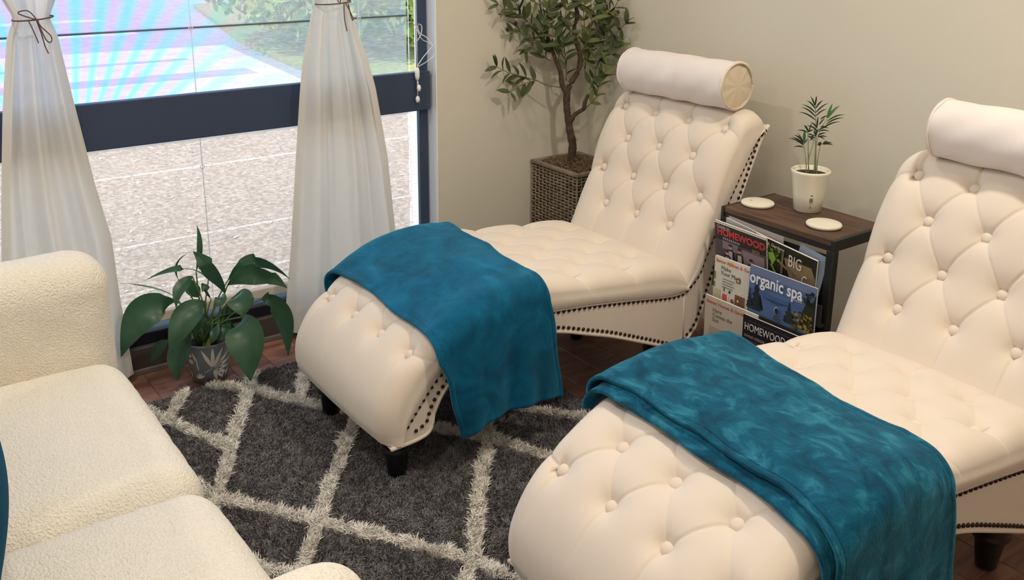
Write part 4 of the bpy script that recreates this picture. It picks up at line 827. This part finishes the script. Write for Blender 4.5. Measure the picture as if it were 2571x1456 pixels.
# coasters, palm
for i, (x, y, lb) in enumerate(((1.216, -.315, 'round white marble coaster with a dark fleck at the table corner by the first chaise'), (1.462, -.325, 'plain round white marble coaster on the table in front of the small palm'))):
    o = link('coaster', lathem([(.044, 0), (.0485, .003), (.050, .007), (.0485, .0105), (.044, .012), (.001, .012)], 40), M['marble']); o.location = (x, y, TZ); tag(o, lb, 'coaster', 'marble coasters')
    if i == 0:
        p = link('marble_fleck', lathem([(.0035, .0121), (.0025, .0123), (.0002, .0124)], 9, False), mat('fleck', srgb(120, 110, 96), .4), o); p.location = (-.018, -.008, 0)
PM0 = (1.335, -.232, TZ)
palm = thing('potted_palm', 'small parlour palm in a white ceramic pot on the walnut table', 'potted plant', PM0)
pp = link('pot', lathem([(.036, 0), (.040, .003), (.046, .05), (.053, .108), (.0565, .118), (.0575, .124), (.055, .1265), (.052, .123), (.050, .112), (.001, .111)], 48), M['whitepot'], palm)
link('soil', lathem([(.0495, .1125), (.03, .115), (.001, .116)], 24, False), M['soil'], palm)
AP = math.atan2(-2.31, 1.65)
def onpp(a, h): 
    r_ = np.interp(h, [.003, .05, .108], [.040, .046, .053]) + .0005; return (r_ * math.cos(a), r_ * math.sin(a), h)
def label_quad(x0, x1, z0, z1):
    a0, a1 = AP + x0 / .045, AP + x1 / .045
    link('printed_mark', mesh([onpp(a0, z0), onpp(a1, z0), onpp(a1, z1), onpp(a0, z1)], [(0, 1, 2, 3)], False), M['ink'], pp)
bx = .004
for k, wv in enumerate((.0009, .0005, .0012, .0006, .0009, .0004, .0010)): label_quad(bx, bx + wv, .036, .049); bx += wv + .0007
label_quad(.005, .0125, .057, .0585); label_quad(.007, .0105, .0555, .057)
label_quad(.004, .0125, .0325, .0332); label_quad(.004, .009, .0305, .0311); label_quad(.0075, .0095, .021, .024); label_quad(.0085, .0105, .0185, .021); label_quad(.0065, .0085, .0165, .018)
for fi, (st, lf) in enumerate(D['PALM']):
    P = [tuple(rel(p, PM0)) for p in st]; Q, _ = smoothpath(P, 14); Q[0][2] = .112
    f = tube('frond', [tuple(q) for q in Q], [.0016] * 7 + [.001] * 7, M['palmstem'], palm, 5)
    for li, (a, b) in enumerate(lf):
        a, b = (np.array(rel(p, PM0)) for p in (a, b)); d = b - a; L = np.linalg.norm(d); d /= L; sd = np.cross(d, np.array([-.58, .81, 0])); sd /= max(np.linalg.norm(sd), .2)
        wide = .0075 if (fi == 1 and li < 2) or (fi == 2 and li == 3) else .0042
        rows = []
        for t in np.linspace(0, 1, 8):
            ww = wide / 2 * (math.sin(math.pi * min(1, (t * .96 + .04) ** .7)) + .05); p = a + d * L * t + np.array([0, 0, .10 * L * math.sin(math.pi * t)])
            rows.append([p - sd * ww, p + np.array([.58, -.81, 0]) * ww * .3, p + sd * ww])
        link('leaflet', gridmesh(rows), M['palmbright'] if wide > .005 else M['palmleaf'], f)

# ---------------------------------------------------------------- magazines
def ink(r_, g_, b_): 
    k = 'ink_%d_%d_%d' % (r_, g_, b_)
    if k not in M: M[k] = mat(k, srgb(r_, g_, b_), .5, spec=.3)
    return M[k]
DG = None
def textmesh(s, size, align='LEFT', sx=1.0, bold=0):
    cu = bpy.data.curves.new('t', 'FONT'); cu.body = s; cu.size = size; cu.align_x = align; cu.extrude = .0002; cu.offset = bold; cu.space_line = .9
    cu.resolution_u = 3
    o = bpy.data.objects.new('t', cu); COL.objects.link(o); bpy.context.view_layer.update()
    me = bpy.data.meshes.new_from_object(o.evaluated_get(bpy.context.evaluated_depsgraph_get())); bpy.data.objects.remove(o); bpy.data.curves.remove(cu)
    if sx != 1:
        for v in me.vertices: v.co.x *= sx
    return me
class Mag:
    def __init__(s, label, x, y, z, w, h, cover, lean=0, roll=0, thick=.006, yaw=0):
        s.r = thing('magazine', label, 'magazine', (x, y, z), 0, 'magazines in the rack'); s.w, s.h = w, h; s.th = thick
        # local x right, z down from the top-left corner is -z ; front faces -y
        s.r.rotation_euler = (lean, roll, yaw)
        link('pages', boxm(.001, w - .001, .0006, thick - .0006, -h + .001, -.0005), M['paper'], s.r)
        s.c = link('cover', boxm(0, w, -.0002, .0006, -h, 0), ink(*cover), s.r)
        link('back_cover', boxm(0, w, thick - .0006, thick, -h, 0), ink(*cover), s.r); s.k = 0
    def lay(s): s.k += 1; return -.0004 - .00012 * s.k
    def text(s, t, x, z, size, col, sx=1.0, bold=0, align='LEFT'):
        o = link('cover_text', textmesh(t, size, align, sx, bold), ink(*col), s.c); o.location = (x, s.lay(), z); o.rotation_euler = (math.pi / 2, 0, 0); return o
    def poly(s, pts, col, name='cover_art'):
        y = s.lay(); bm = bmesh.new(); bm.faces.new([bm.verts.new((px, y, pz)) for px, pz in pts]); bmesh.ops.triangulate(bm, faces=list(bm.faces)); return link(name, bm_mesh(bm), ink(*col), s.c)
    def rect(s, x0, x1, z0, z1, col): return s.poly([(x0, z0), (x1, z0), (x1, z1), (x0, z1)], col)
    def disc(s, x, z, rx, rz, col, n=14): return s.poly([(x + rx * math.cos(q), z + rz * math.sin(q)) for q in np.linspace(0, 2 * math.pi, n, endpoint=False)], col)
    def conifer(s, x, z, w, h, col, seed=0):
        rr = random.Random(seed); L = []; R_ = []
        for i in range(12):
            t = i / 11; ww = w / 2 * t * (.55 if i % 2 else 1.0) * rr.uniform(.85, 1.15); L.append((x - ww, z + h * (1 - t))); R_.append((x + ww, z + h * (1 - t)))
        s.poly([(x, z + h * 1.02)] + R_ + L[::-1], col)
# bottom tier
m = Mag('closed grey magazine whose page edges show in the bottom rack tier', 1.3270, -0.4360, 0.3445, .235, .20, (150, 146, 142), 0, math.radians(2), .010)
m = Mag('beige magazine with red title and a small fir, lower left of the rack', 1.1600, -0.4572, 0.3435, .203, .215, (198, 190, 178), math.radians(2))
m.text('Better Homes & Gardens', .007, -.022, .0145, (186, 78, 62), 1.08, .0002); m.text('Here\nComes the\nSun', .032, -.046, .0175, (96, 88, 76), 1, 0, 'LEFT')
for i in range(6): m.rect(.020 + .003 * (i % 2), .075 - .004 * (i % 3), -.0985 - i * .0065, -.1005 - i * .0065, (150, 142, 130))
m.conifer(.085, -.172, .026, .062, (48, 62, 44), 2)
rr = random.Random(3)
for i in range(26): m.disc(.112 + rr.uniform(0, .045), -.165 + rr.uniform(-.02, .042), .0045, .003, rr.choice([(62, 60, 48), (92, 82, 62), (44, 46, 36)]), 7)
m = Mag('black magazine with white capitals at the bottom right of the rack', 1.3170, -0.4640, 0.3355, .215, .19, (34, 33, 36), math.radians(1.5))
m.rect(.02, .20, -.014, -.0148, (120, 118, 120)); m.text('HOMEWOOD LIFE', .006, -.046, .034, (222, 218, 216), .70); m.text('DIVINE DESIGN', .008, -.068, .012, (170, 150, 150), .9)
for i in range(5): m.rect(.009, .065 - .006 * (i % 2), -.076 - i * .006, -.0775 - i * .006, (128, 116, 118))
# middle tier
m = Mag('white home magazine with red title and room pictures, left of the middle tier', 1.1730, -0.4390, 0.4715, .205, .21, (216, 212, 200), 0)
m.text('Better Homes & Gardens', .005, -.018, .0145, (196, 92, 60), 1.06, .0002); m.disc(.062, -.013, .014, .0055, (222, 160, 60))
m.text('Make\nYour Mark', .026, -.038, .018, (76, 84, 66), 1, 0)
for i in range(4): m.rect(.034, .082 - .006 * (i % 2), -.064 - i * .0085, -.0672 - i * .0085, (140, 142, 128))
m.rect(.001, .007, -.05, -.075, (120, 140, 72)); m.rect(.001, .007, -.083, -.1, (130, 118, 70)); m.rect(.004, .030, -.105, -.15, (196, 188, 158)); m.rect(.034, .062, -.112, -.150, (236, 232, 222))
m.rect(.038, .058, -.112, -.145, (206, 92, 92)); m.rect(.042, .046, -.090, -.104, (110, 106, 92)); m.disc(.066, -.1, .004, .005, (60, 56, 50)); m.rect(.088, .104, -.048, -.062, (128, 66, 46)); m.rect(.091, .101, -.051, -.059, (206, 178, 150))
m.rect(.088, .125, -.10, -.15, (120, 84, 62)); m.disc(.078, -.125, .006, .007, (140, 88, 74)); m.disc(.100, -.118, .003, .004, (240, 210, 150))
m = Mag('blue wellness magazine with white title and conifers, middle tier of the rack', 1.3130, -0.4458, 0.4855, .233, .165, (92, 116, 160), math.radians(1))
m.rect(0, .233, -.07, -.165, (76, 104, 150)); m.rect(0, .233, -.001, -.025, (112, 128, 162)); m.poly([(0, -.1), (.05, -.085), (.1, -.095), (.16, -.082), (.233, -.095), (.233, -.165), (0, -.165)], (84, 112, 156))
m.conifer(.030, -.135, .055, .108, (36, 48, 56), 1); m.conifer(.148, -.135, .046, .070, (46, 58, 60), 4); m.conifer(.006, -.135, .03, .07, (40, 52, 58), 7)
m.poly([(.205, -.020), (.212, -.045), (.222, -.05), (.233, -.02), (.233, -.135), (.184, -.135), (.192, -.08), (.2, -.06)], (46, 52, 40))
for i in range(60): m.disc(rr.uniform(.165, .230), rr.uniform(-.138, -.085) - .0, rr.uniform(.003, .007), rr.uniform(.002, .006), rr.choice([(176, 140, 56), (142, 112, 48), (92, 84, 44), (66, 62, 38)]), 7)
for i in range(18): m.disc(rr.uniform(.202, .231), rr.uniform(-.06, -.008), .004, .004, rr.choice([(30, 38, 34), (50, 56, 40)]), 6)
m.poly([(.100, -.135), (.104, -.122), (.110, -.118), (.117, -.12), (.124, -.135)], (70, 78, 98)); m.disc(.1105, -.105, .0075, .0105, (216, 224, 236)); m.disc(.1115, -.106, .0068, .0095, (52, 44, 44))
m.text('organic spa', .010, -.047, .0525, (240, 242, 244), .775, .0009); m.text('MAGAZINE', .160, -.054, .007, (200, 206, 216), 1)
# upper tier
m = Mag('blue-backed booklet behind the upper magazines of the rack', 1.4490, -0.4050, 0.5795, .095, .12, (140, 154, 172), 0, math.radians(10), .003)
m = Mag('plain pale sheet sticking up behind the upper tier of the rack', 1.1880, -0.4090, 0.5955, .205, .14, (178, 168, 166), math.radians(7), math.radians(3), .002)
m.text('STYLE', .045, -.016, .008, (70, 66, 66), 1)
m = Mag('open white-edged magazine second from the front in the upper rack tier', 1.1830, -0.4140, 0.5895, .20, .14, (206, 200, 194), math.radians(7), math.radians(7), .004)
m = Mag('dark garden magazine with big white letters at the upper right of the rack', 1.3000, -0.4220, 0.5755, .222, .15, (44, 44, 36), math.radians(8), math.radians(6), .008)
m.poly([(.110, -.035), (.205, -.030), (.221, -.06), (.221, -.125), (.15, -.13), (.13, -.08)], (146, 124, 92))
for i in range(28): m.disc(.052 + rr.uniform(0, .045), -.03 + rr.uniform(-.05, .012), .006, .006, rr.choice([(110, 142, 52), (72, 98, 40), (52, 66, 36)]), 7)
m.poly([(.055, -.04), (.075, -.032), (.085, -.05), (.075, -.075), (.066, -.06)], (132, 172, 70)); m.poly([(.072, -.07), (.092, -.095), (.088, -.1), (.068, -.075)], (120, 160, 72)); m.rect(.105, .112, -.018, -.09, (120, 104, 74)); m.poly([(.1, -.05), (.15, -.07), (.15, -.076), (.1, -.06)], (132, 112, 84))
m.text('& Gardens', .052, -.016, .014, (206, 204, 196), 1.0); m.text('BIG', .128, -.052, .052, (226, 220, 206), .60); m.text('C', .178, -.094, .048, (226, 220, 206), .6)
m = Mag('local guide magazine with red block title and dark group photo, upper left of rack', 1.1540, -0.4330, 0.5775, .197, .19, (52, 46, 48), math.radians(10), math.radians(1.5), .008)
m.rect(0, .197, -.001, -.006, (232, 226, 212)); m.text('Guide to', .010, -.020, .017, (206, 200, 196), .8); m.text('HOMEWOOD', .010, -.041, .0315, (206, 66, 72), .93, .0010)
m.rect(.0, .197, -.058, -.12, (86, 74, 78)); m.rect(.03, .09, -.058, -.085, (128, 118, 124)); m.rect(.10, .19, -.066, -.115, (142, 124, 128))
for i in range(9): m.rect(.034 + i * .0075, .038 + i * .0075, -.047, -.0535, (190, 182, 178))
m.text('2023', .145, -.062, .016, (176, 150, 110), .9)
for x, z, c in ((.062, -.072, (196, 152, 132)), (.098, -.074, (186, 140, 120)), (.05, -.094, (196, 160, 140)), (.142, -.094, (176, 130, 112))):
    m.poly([(x - .016, z - .05), (x - .012, z - .012), (x, z - .006), (x + .012, z - .012), (x + .016, z - .05)], (42, 38, 44)); m.poly([(x - .009, z - .05), (x - .007, z - .014), (x + .007, z - .014), (x + .009, z - .05)], (188, 176, 176)); m.disc(x, z, .0068, .0085, c); m.disc(x, z + .005, .0068, .005, (58, 44, 40))
